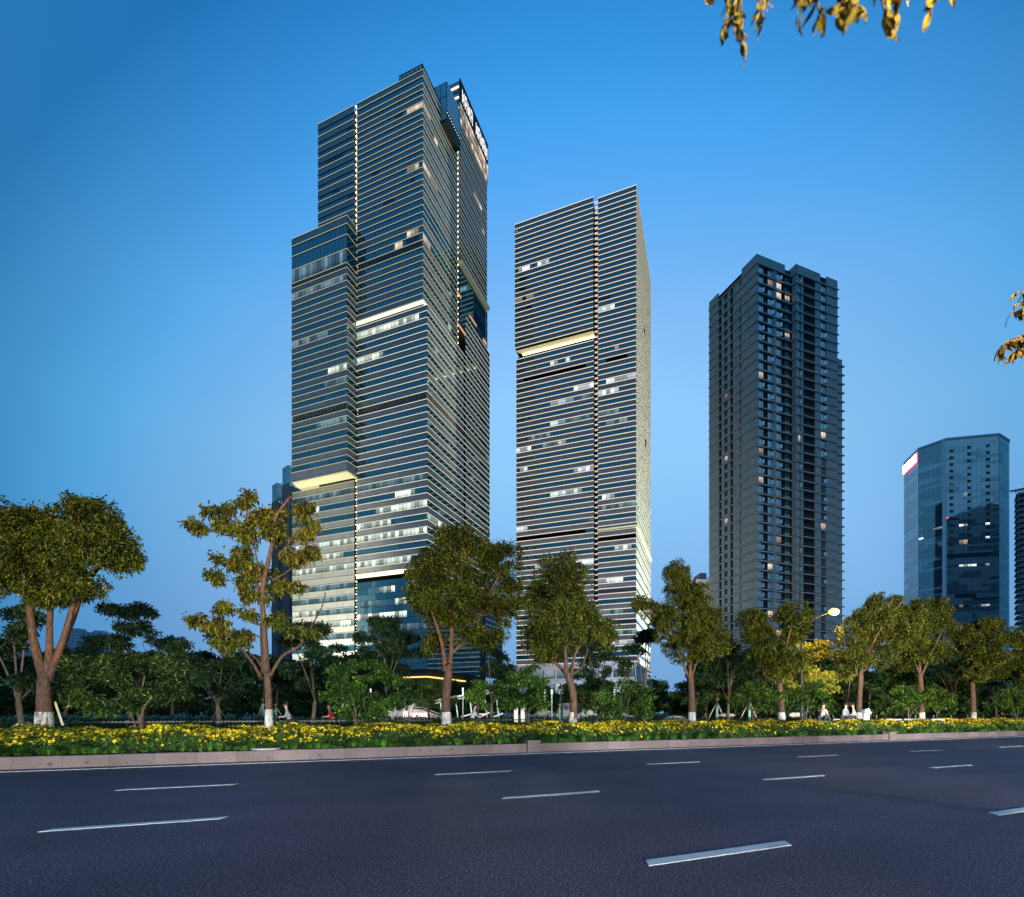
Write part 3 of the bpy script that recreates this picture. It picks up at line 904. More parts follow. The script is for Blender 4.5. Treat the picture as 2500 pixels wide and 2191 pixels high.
for k, q in enumerate(us):
    mb = MB(); a = ur1 + (urE - ur1) * q; z = zW_top - 7.4; w = 1.3; h = 4.6
    st = [(0, 0, 0.35, h), (w, 0, 0.35, h)]
    for (x, zz, ww, hh) in st: fbox(mb, FRt, a + x, a + x + ww, z + zz, z + zz + hh, 0.5, 0.56)
    for zz in ((h * 0.45, h * 0.95) if k % 2 else (h * 0.3, h * 0.6)): fbox(mb, FRt, a, a + w, z + zz, z + zz + 0.6, 0.5, 0.56)
    mb.build('sign_letter', M['signw'], t1)
# entrance storeys at the foot
mb = MB(); fbox(mb, FRb, 0.0, 26, 12.8, 13.2, -0.3, 0.7); fbox(mb, FL, -LOFF, 7, 12.8, 13.2, -0.3, 0.7)
mb.build('entrance_canopy', emission('amber_strip', (1.0, 0.66, 0.2), 1.6), t1)

# ================================================================== TOWER 2
dR2, dL2 = dirs(20.9)
Y2 = 202.0
c2 = Vector(((1553.0 - CX) / FPX * Y2, Y2))
t2 = empty('office_tower', (c2.x, c2.y, 0), 'second glass tower, white light line at every floor and a bright slanting right side', 'skyscraper')
F2 = Fr(c2, dL2, -dR2); F2r = Fr(c2, dR2, -dL2); F2a = F2.off(1.2)
z2c = lambda y: EYE + (HOR - y) * Y2 / FPX
l2 = [z2c(453.4 + 13.05 * k) for k in range(0, 96)]
l2 = [z for z in l2 if z > 12]
B2 = [(l2[i], l2[i + 1], 's' if i % 2 == 0 else 'g') for i in range(len(l2) - 1)]
T2 = Tower(t2, G2, M['spandrel2'])
u2s0, u2s1 = F2.u_at(1459.6), F2.u_at(1450.0)
u2e = F2.u_at(1260.4); u2ea = F2a.u_at(1256.8); u2sa = F2a.u_at(1448.6)
u2r = F2r.u_at(1588.6)
z2_sof = F2a.z_at(1257, 858)
runs2 = [(1266, 1291, 665, LIT), (1315, 1341, 650, LIT), (1259, 1275, 741, WARM), (1285, 1301, 732, WARM), (1461, 1500, 758, LIT), (1407, 1448, 742, GREY), (1461, 1490, 735, GREY),
         (1501, 1512, 853, LIT), (1344, 1361, 897, LIT), (1381, 1394, 888, LIT), (1480, 1500, 939, LIT), (1501, 1551, 932, LIT), (1401, 1449, 957, LIT), (1347, 1370, 974, LIT), (1462, 1508, 968, LIT),
         (1363, 1381, 993, LIT), (1420, 1449, 980, DIM), (1381, 1420, 988, DIM), (1401, 1428, 1011, LIT), (1360, 1401, 1022, DIM), (1344, 1362, 1046, LIT), (1362, 1382, 1042, DIM), (1400, 1440, 1032, DIM), (1287, 1343, 1058, DIM),
         (1363, 1381, 1069, LIT), (1320, 1362, 1078, DIM), (1262, 1294, 1089, LIT), (1270, 1290, 1136, LIT), (1401, 1449, 1159, LIT), (1344, 1424, 1192, LIT), (1470, 1500, 1226, LIT), (1461, 1553, 1248, DIM),
         (1428, 1449, 1259, DIM), (1262, 1287, 1281, LIT), (1315, 1371, 1296, LIT), (1500, 1541, 1326, LIT), (1390, 1448, 1366, LIT), (1463, 1519, 1409, LIT), (1461, 1553, 1432, GREY), (1461, 1532, 1485, DIM),
         (1461, 1553, 1510, GREY), (1500, 1553, 1540, DIM), (1461, 1553, 1575, LIT), (1305, 1325, 1376, LIT),
         (1461, 1515, 1012, DIM), (1480, 1530, 1042, DIM),
         (1279, 1429, 918, 'open_dark'), (1480, 1531, 882, 'open_dark'), (1262, 1429, 1318, 'open_dark'), (1462, 1550, 1302, 'open_dark')]
T2.set_runs(F2, runs2); T2.set_runs(F2a, runs2, 0.0)
T2.block(F2, 0, u2s0, B2, 1.62)
T2.block(F2a, u2sa, u2ea, [b for b in B2 if b[1] >= z2_sof - 0.6], 1.62)
T2.block(F2, u2s1, u2e, [b for b in B2 if b[0] <= z2_sof - 2.0], 1.62)
T2.block(F2r, 0, u2r, B2, 2.6)
T2.build(300)
mb = MB()
fbox(mb, F2, 0.3, u2s0 - 0.3, 0, l2[0] - 0.5, -u2r + 0.3, -0.3)
fbox(mb, F2, u2s0 - 0.3, u2s1 + 0.3, 0, l2[0] - 3, -40, -3.0)
fbox(mb, F2, u2s1 + 0.3, u2e - 0.3, 0, z2_sof - 2.0, -u2r + 0.3, -0.3)
fbox(mb, F2, u2s1 + 0.3, u2e - 2.2, z2_sof - 2.2, z2_sof + 0.3, -40, -1.9)
fbox(mb, F2a, u2sa + 0.3, u2ea - 0.3, z2_sof + 0.2, l2[0] - 0.5, -u2r + 0.3, -0.3)
mb.build('wall', M['core'], t2)
nL2, nR2 = -dR2, -dL2
mats2 = [M['ledgem'], M['led2']]
for i, z in enumerate(l2):
    ledge_obj([(P(F2, u2s0), nL2), (P(F2, 0), nL2 + nR2), (P(F2r, u2r), nR2)], z - 0.14, 0.38, 0.17, mats2, t2, 0.8)
    if z > z2_sof + 0.3:
        ledge_obj([(P(F2a, u2ea), nL2), (P(F2a, u2sa), nL2 + nR2 * 0.2)], z - 0.14, 0.38, 0.17, mats2, t2, 0.8)
    elif z < z2_sof - 1.5:
        ledge_obj([(P(F2, u2e), nL2), (P(F2, u2s1), nL2)], z - 0.14, 0.38, 0.17, mats2, t2, 0.8)
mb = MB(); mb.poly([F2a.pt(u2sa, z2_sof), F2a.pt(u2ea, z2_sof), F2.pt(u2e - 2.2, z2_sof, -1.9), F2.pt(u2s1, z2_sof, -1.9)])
mb.build('soffit', M['ledcove'], t2)  # underside glow comes from its own material
mb = MB(); fbox(mb, F2, u2s1, u2e - 2.3, z2_sof - 0.7, z2_sof - 0.35, -1.75, -1.45); mb.build('light_band', M['ledbright'], t2)
mb = MB()
for z in l2: fbox(mb, F2, u2s0 + 0.1, u2s1 - 0.1, z - 0.1, z + 0.22, -1.6, -0.9)
mb.build('slot_lights', emission('slot_line', (1.0, 0.80, 0.66), 0.8), t2, 'stuff')
# band above the lower recess, right block
zb2 = F2.z_at(1461, 1303)
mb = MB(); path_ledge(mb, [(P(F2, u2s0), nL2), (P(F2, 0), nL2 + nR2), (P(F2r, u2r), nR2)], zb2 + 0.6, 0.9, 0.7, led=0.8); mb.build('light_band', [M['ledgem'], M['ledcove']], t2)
mb = MB()
for k in range(6):
    z = l2[0] - 40 - k * 23
    u = u2r * R.uniform(0.4, 0.85)
    if k in (0, 2): fbox(mb, F2r, u, u + 2.6, z, z + 2.2, -0.1, 0.3)
mb.build('vent', M['core'], t2)

# podium of tower 2
pod = empty('podium_building', WS(1560, 1741, 165).to_2d().to_3d(), 'pale lit podium block with square windows at the foot of the second tower', 'building')
FP = Fr(WS(1552, 0, 160).to_2d(), dL2, -dR2); FPr = Fr(WS(1552, 0, 160).to_2d(), dR2, -dL2)
M['podium'] = principled('podium_cladding', (0.62, 0.60, 0.64), 0.5, var=0.06, scale=0.4)
mb = MB(); fbox(mb, FP, 0, 44, 0, 17, -26, -0.3); mb.build('wall', M['podium'], pod)
gp = G2['litd']
for j in range(3):
    for i in range(12):
        mb = MB(); z = 3.6 + j * 4.4
        fquad(mb, FP, i * 3.6 + 0.5, i * 3.6 + 3.2, z, z + 2.6, -0.15); fbox(mb, FP, i * 3.6 + 0.3, i * 3.6 + 0.5, z - .1, z + 2.7, -0.3, -0.05, 1)
        mb.build('window', [G2['lit'] if (i * 7 + j * 3) % 5 == 0 else gp, M['mullion']], pod)
for j in range(4):
    box_on('cornice', FP, -0.4, 44.2, 2.4 + j * 4.4, 2.9 + j * 4.4, -0.3, 0.25, M['podium'], pod)
    box_on('cornice', FPr, 0, 26, 2.4 + j * 4.4, 2.9 + j * 4.4, -0.2, 0.3, M['podium'], pod)
mb = MB(); fbox(mb, FP, 14, 44, 4.4, 4.8, 0.3, 1.6); mb.build('canopy', emission('canopy_strip', (1.0, 0.7, 0.4), 1.0), pod)
# ================================================================== TOWER 3 (dark residential tower)
dR3, dL3 = dirs(69.0)
Y3 = 167.0
c3 = Vector(((1847.3 - CX) / FPX * Y3, Y3))
t3 = empty('apartment_tower', (c3.x, c3.y, 0), 'dark grey apartment tower with stacked window columns, right of the glass towers', 'skyscraper')
F3 = Fr(c3, dR3, -dL3)
F3l = Fr(c3, dL3, -dR3)
l3 = [EYE + (HOR - (641.7 + 23.4 * k)) * Y3 / FPX for k in range(47)]
l3 = [z for z in l3 if z > 0]
roof3 = EYE + (HOR - 619.6) * Y3 / FPX
M['clad3'] = principled('grey_cladding', (0.36, 0.42, 0.42), 0.55, var=0.10, scale=0.5, bump=0.1, bscale=3)
M['ledge3'] = principled('floor_ledge', (0.43, 0.47, 0.47), 0.6, var=0.08, scale=0.7)
M['balc'] = principled('balcony_recess', (0.006, 0.007, 0.012), 0.8)
M['frame3'] = principled('window_frame', (0.10, 0.11, 0.12), 0.5)
g3 = {'sky': glass_mat('window_glass', (0.16, 0.24, 0.32), (1.0, 1.0, 1.0), 7.0, 0.02),
      'litw': glass_mat('window_lit_warm', (0.02, 0.02, 0.02), (0.5, 0.7, 0.9), 1.7, lit=(1.0, 0.80, 0.62), lstr=1.1),
      'curt': glass_mat('window_curtain', (0.25, 0.26, 0.30), (1.0, 1.0, 1.0), 4.0, 0.05),
      'green': glass_mat('window_stair', (0.05, 0.10, 0.11), (0.6, 0.8, 0.8), 2.0)}
uI = F3.u_at(1933.3)
q3 = 0.0
while F3.px_of(uI, q3) < 1943.3: q3 += 0.05
F3b = F3.off(q3)
ub = lambda px: F3.u_at(px, q3)
ROWS_A = [(1847.3, 1852.9, 'w'), (1852.9, 1865.2, 'win'), (1865.2, 1875.2, 'dark'), (1875.2, 1887.5, 'win'), (1887.5, 1896, 'w'), (1896, 1908.7, 'win'), (1908.7, 1917.6, 'dark'), (1917.6, 1930, 'gw')]
ROWS_B = [(1943.3, 1950, 'w'), (1950, 1955.6, 'win'), (1955.6, 1961.2, 'w'), (1961.2, 1990.2, 'dark'), (1990.2, 2004.7, 'w'), (2004.7, 2017, 'win'), (2017, 2044.9, 'w')]
ROWS_L = [(1731, 1754.7, 'w'), (1754.7, 1761.4, 'dark'), (1761.4, 1768, 'w'), (1768, 1775.9, 'gw'), (1775.9, 1782.6, 'w'), (1782.6, 1789.3, 'dark'), (1789.3, 1806, 'w'), (1806, 1809.4, 'gw'), (1809.4, 1847.3, 'w')]
panels = MB(); darks = MB(); gwin = MB()
wcache = {}


def t3win(fr, u0, u1, zb, h, off, mat):
    key = (id(fr), round(u0, 1), mat)
    if key not in wcache:
        f0 = Fr((0, 0), fr.d, fr.n); w = u1 - u0
        mb = MB()
        fquad(mb, f0, 0.05, w - 0.05, 0, h, 0.0, 0)
        for a, b in ((0, 0.07), (w * 0.62, w * 0.62 + 0.06), (w - 0.07, w)):
            fbox(mb, f0, a, b, 0, h, 0.0, 0.07, 1, (0, 1, 4))
        fbox(mb, f0, 0, w, 0, 0.06, 0.0, 0.07, 1, (4,)); fbox(mb, f0, 0, w, h - 0.06, h, 0.0, 0.07, 1, (4,))
        if mat == 'sky_open':
            a = w * 0.66
            f1 = [f0.pt(a, 0.3, 0.05), f0.pt(w - 0.1, 0.3, 0.6), f0.pt(w - 0.1, 1.5, 0.6), f0.pt(a, 1.6, 0.05)]
            mb.poly(f1, 0, [(0, 0), (1, 0), (1, 1), (0, 1)])
            mb.poly([f0.pt(a, 0.3, 0.0), f0.pt(w - 0.1, 0.3, 0.02), f0.pt(w - 0.1, h, 0.02), f0.pt(a, h, 0.02)], 2)
        wcache[key] = mb.mesh('window', [g3['sky' if mat == 'sky_open' else mat], M['frame3'], M['balc']])
    link('window', wcache[key], t3, loc=fr.pt(u0, zb, off) - Vector(t3.location))


nwin = 0
for ki, zf in enumerate(l3):
    zt = zf - 0.35; zb = zf - 3.03 + 0.0
    for fr, rows, off in ((F3, ROWS_A, 0), (F3b, ROWS_B, 0), (F3l, ROWS_L, 0)):
        for x0, x1, k in rows:
            a, b = sorted((fr.u_at(x0), fr.u_at(x1)))
            if k == 'w':
                n = max(1, round((b - a) / 1.2))
                for i in range(n):
                    fbox(panels, fr, a + (b - a) * i / n + .015, a + (b - a) * (i + 1) / n - .015, zb + 0.30, zt, -0.35, 0.0, 0, (4, 0, 1))
            elif k == 'dark':
                fbox(darks, fr, a, b, zb + 1.0, zb + 1.06, -0.2, -0.14, 1)
                for j in range(int((b - a) / 0.35)):
                    fbox(darks, fr, a + j * 0.35, a + j * 0.35 + 0.05, zb + 0.3, zb + 1.0, -0.19, -0.15, 1, (0, 1, 4))
            elif k == 'win':
                mt = R.choices(['sky', 'sky_open', 'curt', 'litw'], [0.46, 0.34, 0.15, 0.045])[0]
                t3win(fr, a, b, zb + 0.35, zt - zb - 0.55, -0.25, mt); nwin += 1
            else:
                fquad(gwin, fr, a + 0.1, b - 0.1, zb + 0.9, zt - 0.2, -0.3, 1 if R.random() < 0.06 else 0)
                fbox(gwin, fr, (a + b) / 2 - .04, (a + b) / 2 + .04, zb + 0.9, zt - .2, -0.3, -0.22, 2, (4,))
                fbox(panels, fr, a, b, zb + 0.3, zb + 0.9, -0.35, -0.15, 0, (4,))
panels.build('cladding_panels', M['clad3'], t3, 'stuff')
darks.build('balcony_railings', [M['clad3'], M['frame3']], t3, 'stuff')
gwin.build('narrow_windows', [g3['green'], g3['litw'], M['frame3']], t3, 'stuff')
uLe = F3l.u_at(1731); uBe = F3b.u_at(2044.9)
FS3 = Fr(F3b.pt(F3b.u_at(1943.3), 0).to_2d(), dL3, -dR3)
mb = MB()
fbox(mb, F3, 0.3, uI + 0.6, 0, roof3 - 1.0, -uLe + 0.4, -0.42)
fbox(mb, F3b, F3b.u_at(1943.3) + 0.3, uBe - 0.3, 0, l3[0] + 2.5, -uLe + 0.4, -0.42)
mb.build('wall', M['balc'], t3)
mb = MB()
for zf in l3: fbox(mb, FS3, 0, q3, zf - 2.73, zf - 0.35, -0.3, 0.0, 0, (4,))
mb.build('cladding_panels', M['clad3'], t3, 'stuff')
# crown: tall clad parapets
mb = MB()
for i in range(26):
    w_ = uI / 26 * 0.8
    fbox(mb, F3, i * w_ + .02, (i + 1) * w_ - .02, l3[0] - 0.3, roof3, -0.5, 0.0, 0)
n_ = 34
for i in range(n_):
    a, b = uLe * i / n_, uLe * (i + 1) / n_
    px = F3l.px_of((a + b) / 2)
    if 1754 < px < 1809: continue
    fbox(mb, F3l, a + .02, b - .02, l3[0] - 0.3, roof3, -0.5, 0.0, 0)
u0b = F3b.u_at(1943.3)
for i in range(26):
    a, b = u0b + (uBe - u0b) * i / 26, u0b + (uBe - u0b) * (i + 1) / 26
    if 2004 < F3b.px_of((a + b) / 2) < 2017: continue
    fbox(mb, F3b, a + .02, b - .02, l3[0] - 0.3, l3[0] + 2.9, -0.5, 0.0, 0)
fbox(mb, FS3, 0, q3 + 4, l3[0] - 0.3, l3[0] + 2.9, -0.5, 0.0, 0)
mb.build('parapet', M['clad3'], t3)
mb = MB()
fbox(mb, F3, uI * 0.82, uI + 3, roof3 - 2.6, roof3 - 0.4, -5, -2.5, 0)
for i in range(8): fbox(mb, F3, uI * 0.82 + i * 0.9, uI * 0.82 + i * 0.9 + .08, roof3 - 0.4, roof3 + 0.5, -2.6, -2.5, 1)
fbox(mb, F3, uI * 0.82, uI + 3, roof3 + 0.45, roof3 + 0.55, -2.62, -2.48, 1)
mb.build('roof_railing', [principled('teal_roof_glass', (0.04, 0.10, 0.11), 0.2), M['frame3']], t3)
n3, n3l = -dL3, -dR3
for zf in l3:
    mb = MB()
    pts = [(P(F3l, uLe), n3l), (P(F3l, 0), n3l + n3), (P(F3, uI), n3 + n3l), (P(F3b, u0b), n3l + n3), (P(F3b, F3b.u_at(2004.7)), n3), (P(F3b, uBe), n3 + dR3 * 1.0)]
    path_ledge(mb, pts, zf - 0.35, 0.34, 0.35, 0, 0)
    mb.build('floor_ledge', [M['ledge3'], M['ledge3']], t3)
# lower wing on the right
F3c = F3b.off(0.0)
uC1 = F3b.u_at(2064.3)
zw3 = F3b.z_at(2050, 869)
mb = MB()
fbox(mb, F3b, uBe + 0.1, uC1, 0, zw3, -14, -1.2)
mb.build('side_wing', M['clad3'], t3)
mb = MB()
for zf in l3:
    if zf < zw3 - 1: fbox(mb, F3b, uBe, uC1 + 0.6, zf - 0.35, zf, -1.3, -0.7)
mb.build('side_ledges', M['ledge3'], t3)

# ================================================================== TOWER 4 (faceted glass tower on the right)
t4pts = [(2206.6, 348.0), (2242.3, 329.0), (2302.0, 318.5), (2309.0, 317.2), (2439.5, 311.6), (2465.0, 319.0)]
pp = [Vector(((x - CX) / FPX * y, y)) for x, y in t4pts]
H4 = 166.0
t4 = empty('office_tower', (pp[3].x, pp[3].y, 0), 'many sided blue glass tower with a glowing red and white roof sign', 'skyscraper')
G4 = {
    'glass': glass_mat('teal_glass', (0.03, 0.075, 0.10), (0.85, 1.0, 1.0), 4.0, 0.02),
    'glass_b': glass_mat('teal_glass_panel', (0.15, 0.22, 0.26), (0.85, 1.0, 1.0), 4.5, 0.03),
    'glass_c': glass_mat('teal_glass_light', (0.34, 0.44, 0.48), (0.9, 1.0, 1.0), 4.5, 0.04),
    'dark': G1['dark'], 'litw': G1['litw'], 'lit': G2['lit'], 'litd': G1['litd'], 'grey': G1['grey'],
}
T4 = Tower(t4, G4, M['clad3'])
T4.set_runs(None, [])
band4 = []
zt = H4 - 1
while zt > 6:
    band4.append((zt, zt - 2.6, 'c')); band4.append((zt - 2.6, zt - 4.02, 'c')); zt -= 4.02
for (a, b), by in (((0, 1), 3.5), ((1, 2), 2.6), ((3, 4), 2.35), ((4, 5), 1.7)):
    d = (pp[b] - pp[a]).normalized(); n = Vector((d.y, -d.x))
    if n.dot(pp[a]) > 0: n = -n
    fr = Fr(pp[a], d, n); L_ = (pp[b] - pp[a]).length
    if a == 3:
        T4.set_runs(fr, [(2345, 2362, 1285, LIT), (2403, 2420, 1281, LIT), (2345, 2360, 1320, WARM), (2403, 2420, 1313, LIT), (2345, 2380, 1383, LIT), (2403, 2418, 1380, LIT), (2345, 2353, 1482, WARM), (2400, 2420, 1475, LIT), (2350, 2362, 1205, DIM)])
        F4c = fr; L4c = L_
    elif a == 1:
        T4.set_runs(fr, [(2270, 2296, 1295, DIM), (2285, 2296, 1330, DIM), (2286, 2294, 1215, DIM), (2245, 2256, 1317, LIT)])
    T4.block(fr, 0.15, L_ - 0.15, [(q[0], q[1], 'g') for q in band4] if a in (0, 1) else band4, by)  # left facets darker, right ones lighter glass: facet shading put into the colour
    if a == 0: F4a = fr; L4a = L_
T4.build(300)
mb = MB()
cen = (pp[0] + pp[5] + Vector((pp[5].x + 2, pp[5].y + 30)) + Vector((pp[0].x + 24, pp[0].y + 25))) / 4
base = [p.lerp(cen, 0.03) for p in pp] + [Vector((pp[5].x + 2, pp[5].y + 30)), Vector((pp[0].x + 24, pp[0].y + 25))]
n = len(base)
for i in range(n):
    a, b = base[i], base[(i + 1) % n]
    mb.poly([(a.x, a.y, 0), (b.x, b.y, 0), (b.x, b.y, H4 - 0.5), (a.x, a.y, H4 - 0.5)])
mb.poly([(a.x, a.y, H4 - 0.5) for a in base])
mb.build('wall', M['core'], t4)
mb = MB()
d = (pp[3] - pp[2]).normalized(); frp = Fr(pp[2], d, Vector((d.y, -d.x)))
fbox(mb, frp, -0.1, (pp[3] - pp[2]).length + 0.1, 0, H4, -1, 0.5)
mb.build('corner_pier', principled('white_pier', (0.8, 0.8, 0.85), 0.4), t4)
mb = MB()
a_ = F4c.pt(L4c * 0.985, H4 - 2, 0.1); b_ = F4c.pt(0.2, H4 - 30.5, 0.1)
mb.tube([a_, b_], 0.28, 6); mb.tube([b_, F4c.pt(0.2, 8, 0.1)], 0.2, 6)
mb.build('diagonal_trim', principled('white_trim', (0.7, 0.72, 0.75), 0.4), t4)
mb = MB()
for i in range(len(pp) - 1):
    d = (pp[i + 1] - pp[i]); l = d.length; d.normalize(); fr = Fr(pp[i], d, Vector((d.y, -d.x)))
    fbox(mb, fr, 0, l, H4 - 1.0, H4 + 0.4, -0.5, 0.25)
mb.build('parapet', M['steel'], t4)
mb = MB()
for cxp in (2323, 2366, 2412):
    u = F4c.u_at(cxp)
    for j in range(17):
        if not (cxp != 2323 and j > 14): fbox(mb, F4c, u - 0.9, u + 0.9, H4 - 7.2 - j * 4.02 - 1.2 * (cxp == 2323) - (1.2 if j > 30 else 0), H4 - 5.6 - j * 4.02 - 1.2 * (cxp == 2323), 0.0, 0.12)
mb.build('vent_windows', principled('open_vent', (0.02, 0.03, 0.04), 0.5), t4)
M['red_glow'] = emission('red_outline', (1.0, 0.16, 0.30), 1.3)  # red halo round the letters, built as glowing backing plates
for k in range(5):
    mb = MB()
    a = L4a * (0.08 + 0.185 * k); w = L4a * 0.15; z0 = H4 - 8.0; h = 5.2
    fbox(mb, F4a, a - 0.45, a + w + 0.45, z0 - 0.6, z0 + h + 0.5, 0.4, 0.7, 1)
    if k % 2 == 0:
        fbox(mb, F4a, a, a + 0.9, z0, z0 + h, 0.8, 1.4); fbox(mb, F4a, a, a + w, z0 + h - 1.3, z0 + h, 0.8, 1.4); fbox(mb, F4a, a, a + w, z0 + 1.4, z0 + 2.5, 0.8, 1.4); fbox(mb, F4a, a + w - .8, a + w, z0, z0 + h, .8, 1.4)
    else:
        fbox(mb, F4a, a, a + w, z0, z0 + 1.2, 0.8, 1.4); fbox(mb, F4a, a + w * .4, a + w * .4 + 1.2, z0, z0 + h, 0.8, 1.4); fbox(mb, F4a, a, a + w, z0 + 3, z0 + 4.2, 0.8, 1.4)
    mb.build('sign_letter', [emission('sign_white%d' % k, (1.0, 0.93, 0.96), 3.0) if k == 0 else bpy.data.materials['sign_white0'], M['red_glow']], t4)
mb = MB()
for fr, l in ((F4c, L4c),):
    fbox(mb, fr, 0.3, 1.0, 118, 118.6, 0.2, 0.6)
mb.build('aircraft_warning_light', emission('red_lamp', (1, 0.05, 0.08), 3), t4)

# dark tower across the street: it is what the right-hand glass tower mirrors
def mirror(q, a, d):
    r = q - a; n = Vector((-d.y, d.x))
    return q - n * (2 * r.dot(n))
dc = F4c.d.normalized()
Yv = 470.0
q1 = mirror(Vector(((2312 - CX) / FPX * Yv, Yv)), pp[3], dc)
q2 = mirror(Vector(((2438 - CX) / FPX * Yv, Yv)), pp[3], dc)
ref = empty('dark_tower', (q2.x, q2.y, 0), 'dark round shouldered tower seen mirrored in the blue glass facade', 'skyscraper')
mb = MB(); dd = (q2 - q1); Lq = dd.length; dd.normalize(); frq = Fr(q1, dd, Vector((-dd.y, dd.x)))
hz = lambda y: EYE + (HOR - y) / FPX * Yv
prof = [(0.0, 1292), (0.06, 1282), (0.13, 1268), (0.2, 1258), (0.3, 1250), (0.42, 1248), (0.5, 1242), (0.62, 1235), (0.8, 1236), (1.0, 1234)]
for (a, ya), (b, yb) in zip(prof[:-1], prof[1:]):
    c = [frq.pt(u * Lq, z, o) for z in (0,) for u, o in ((a, 0), (b, 0), (b, -25), (a, -25))] + [frq.pt(a * Lq, hz(ya), 0), frq.pt(b * Lq, hz(yb), 0), frq.pt(b * Lq, hz(yb), -25), frq.pt(a * Lq, hz(ya), -25)]
    mb.hexa(c)
mb.build('wall', principled('dark_stone', (0.01, 0.012, 0.016), 0.8), ref)

# ================================================================== TOWER 5 (building with open floor slabs, right edge)
c5 = WS(2483, 0, 300).to_2d()
dR5, dL5 = dirs(130.0)
t5 = empty('slab_building', (c5.x, c5.y, 0), 'building of open concrete floor slabs cut by the right edge of the picture', 'building')
F5, F5l = Fr(c5, dR5, -dL5), Fr(c5, dL5, -dR5)
z5 = EYE + (HOR - 1205) * 300 / FPX
mb = MB()
fbox(mb, F5, 1.6, 40, 0, z5 - 2, -14, -1.8)
mb.build('wall', glass_mat('slab_glass', (0.01, 0.02, 0.035), (0.7, 0.85, 1.0), 2.2), t5)
k = 0; z = z5
while z > 4:
    mb = MB(); path_ledge(mb, [(P(F5l, 14), -dR5), (P(F5l, 0), -dR5 - dL5), (P(F5, 40), -dL5)], z - 1.0, 0.95, 0.3, 0, 0)
    fbox(mb, F5, 0.2, 40, z - 0.8, z - 0.1, -14, 0.0)
    mb.build('floor_slab', M['conc'] if k else M['conc'], t5)
    if k == 20: box_on('solid_storey', F5, 0.1, 40, z - 3.1, z - 0.9, -12, 0.25, M['conc'], t5)
    z -= 3.16; k += 1
mb = MB()
for i in range(5): fbox(mb, F5, 0.4 + i * 6, 1.0 + i * 6, 0, z5, -0.9, -0.3)
mb.build('column', M['conc'], t5)
for k in range(5):
    z = z5 - 7.6 - 6.3 * k
    mb = MB(); fbox(mb, F5, 4.0, 8.0, z - 3.2, z, 0.5, 0.7)
    for q in ((4.5, 7.5, 0.5, 0.9), (4.5, 7.5, 1.5, 1.8), (4.5, 7.5, 2.4, 2.7)): fbox(mb, F5, q[0], q[1], z - 3.2 + q[2], z - 3.2 + q[3], 0.7, 0.76, 1)
    mb.build('sign_plate', [M['white'], M['core']], t5)
mb = MB()
for i in range(7):
    fbox(mb, F5, -2 + i * 1.2, -1.8 + i * 1.2, z5, z5 + 2.2, -0.2, 0.0)
fbox(mb, F5, -3, 8, z5 + 2.1, z5 + 2.3, -2, 0.4); fbox(mb, F5, -1, 8, z5 + 1.1, z5 + 1.25, -1, 0.2); fbox(mb, F5, 0.5, 8, z5, z5 + 0.2, -1, 0.2)
mb.build('roof_frame', M['black_metal'], t5)

# ================================================================== residential blocks behind the tall tower (left)
def stair_block(pxl, pxc, pxr, ytop, Y, name_l):
    dRa, dLa = dirs(42.0)
    c = WS(pxc, 0, Y).to_2d(); h = EYE + (HOR - ytop) * Y / FPX
    r = empty('apartment_block', (c.x, c.y, 0), name_l, 'building', 'apartment blocks behind the tall tower')
    fl = Fr(c, dLa, -dRa); frr = Fr(c, dRa, -dLa)
    ul = fl.u_at(pxl); ur = frr.u_at(pxr) + 6
    mb = MB(); fbox(mb, frr, 0.3, ur, 0, h - 12, -ul, -0.3); mb.build('wall', M['conc'], r)
    mb = MB()
    for i in range(5):
        fbox(mb, fl, ul * i / 4.0 - 0.4, ul * i / 4.0 + 0.4, 0, h - 11, -0.3, 0.6)
    for i in range(3): fbox(mb, frr, 0.2 + i * 1.4, 0.7 + i * 1.4, 0, h - 11, -0.3, 0.6)
    mb.build('pilaster', M['conc'], r)
    mb = MB(); gl = G4['glass_c']
    for i in range(4):
        for j in range(4):
            fbox(mb, fl, ul * i / 4 + .15, ul * (i + 1) / 4 - .15, h - 11 + j * 2.75 + .1, h - 11 + (j + 1) * 2.75 - .1, -0.4, 0.5)
    for i in range(3):
        for j in range(4):
            fbox(mb, frr, ur * i / 3 + .15, ur * (i + 1) / 3 - .15, h - 11 + j * 2.75 + .1, h - 11 + (j + 1) * 2.75 - .1, -0.4, 0.5)
    mb.build('glass_crown', gl, r)
    mb = MB()
    z = h - 16
    while z > 3:
        fbox(mb, frr, 4.5, ur, z - 0.5, z + 0.7, -0.3, 1.3); z -= 4.6
    mb.build('balcony_slabs', principled('balcony_slab', (0.30, 0.29, 0.30), 0.8), r)
    mb = MB(); z = h - 16
    while z > 5:
        fquad(mb, frr, 4.6, ur - .3, z - 3.6, z - .6, -0.1); z -= 4.6
    mb.build('windows', g3['green'], r, 'stuff')
stair_block(666, 677, 692, 1179, 330, 'grey apartment block with glass top, lower and left of its twin')
stair_block(691, 704, 714, 1136, 320, 'grey apartment block with glass top, close against the tall tower')


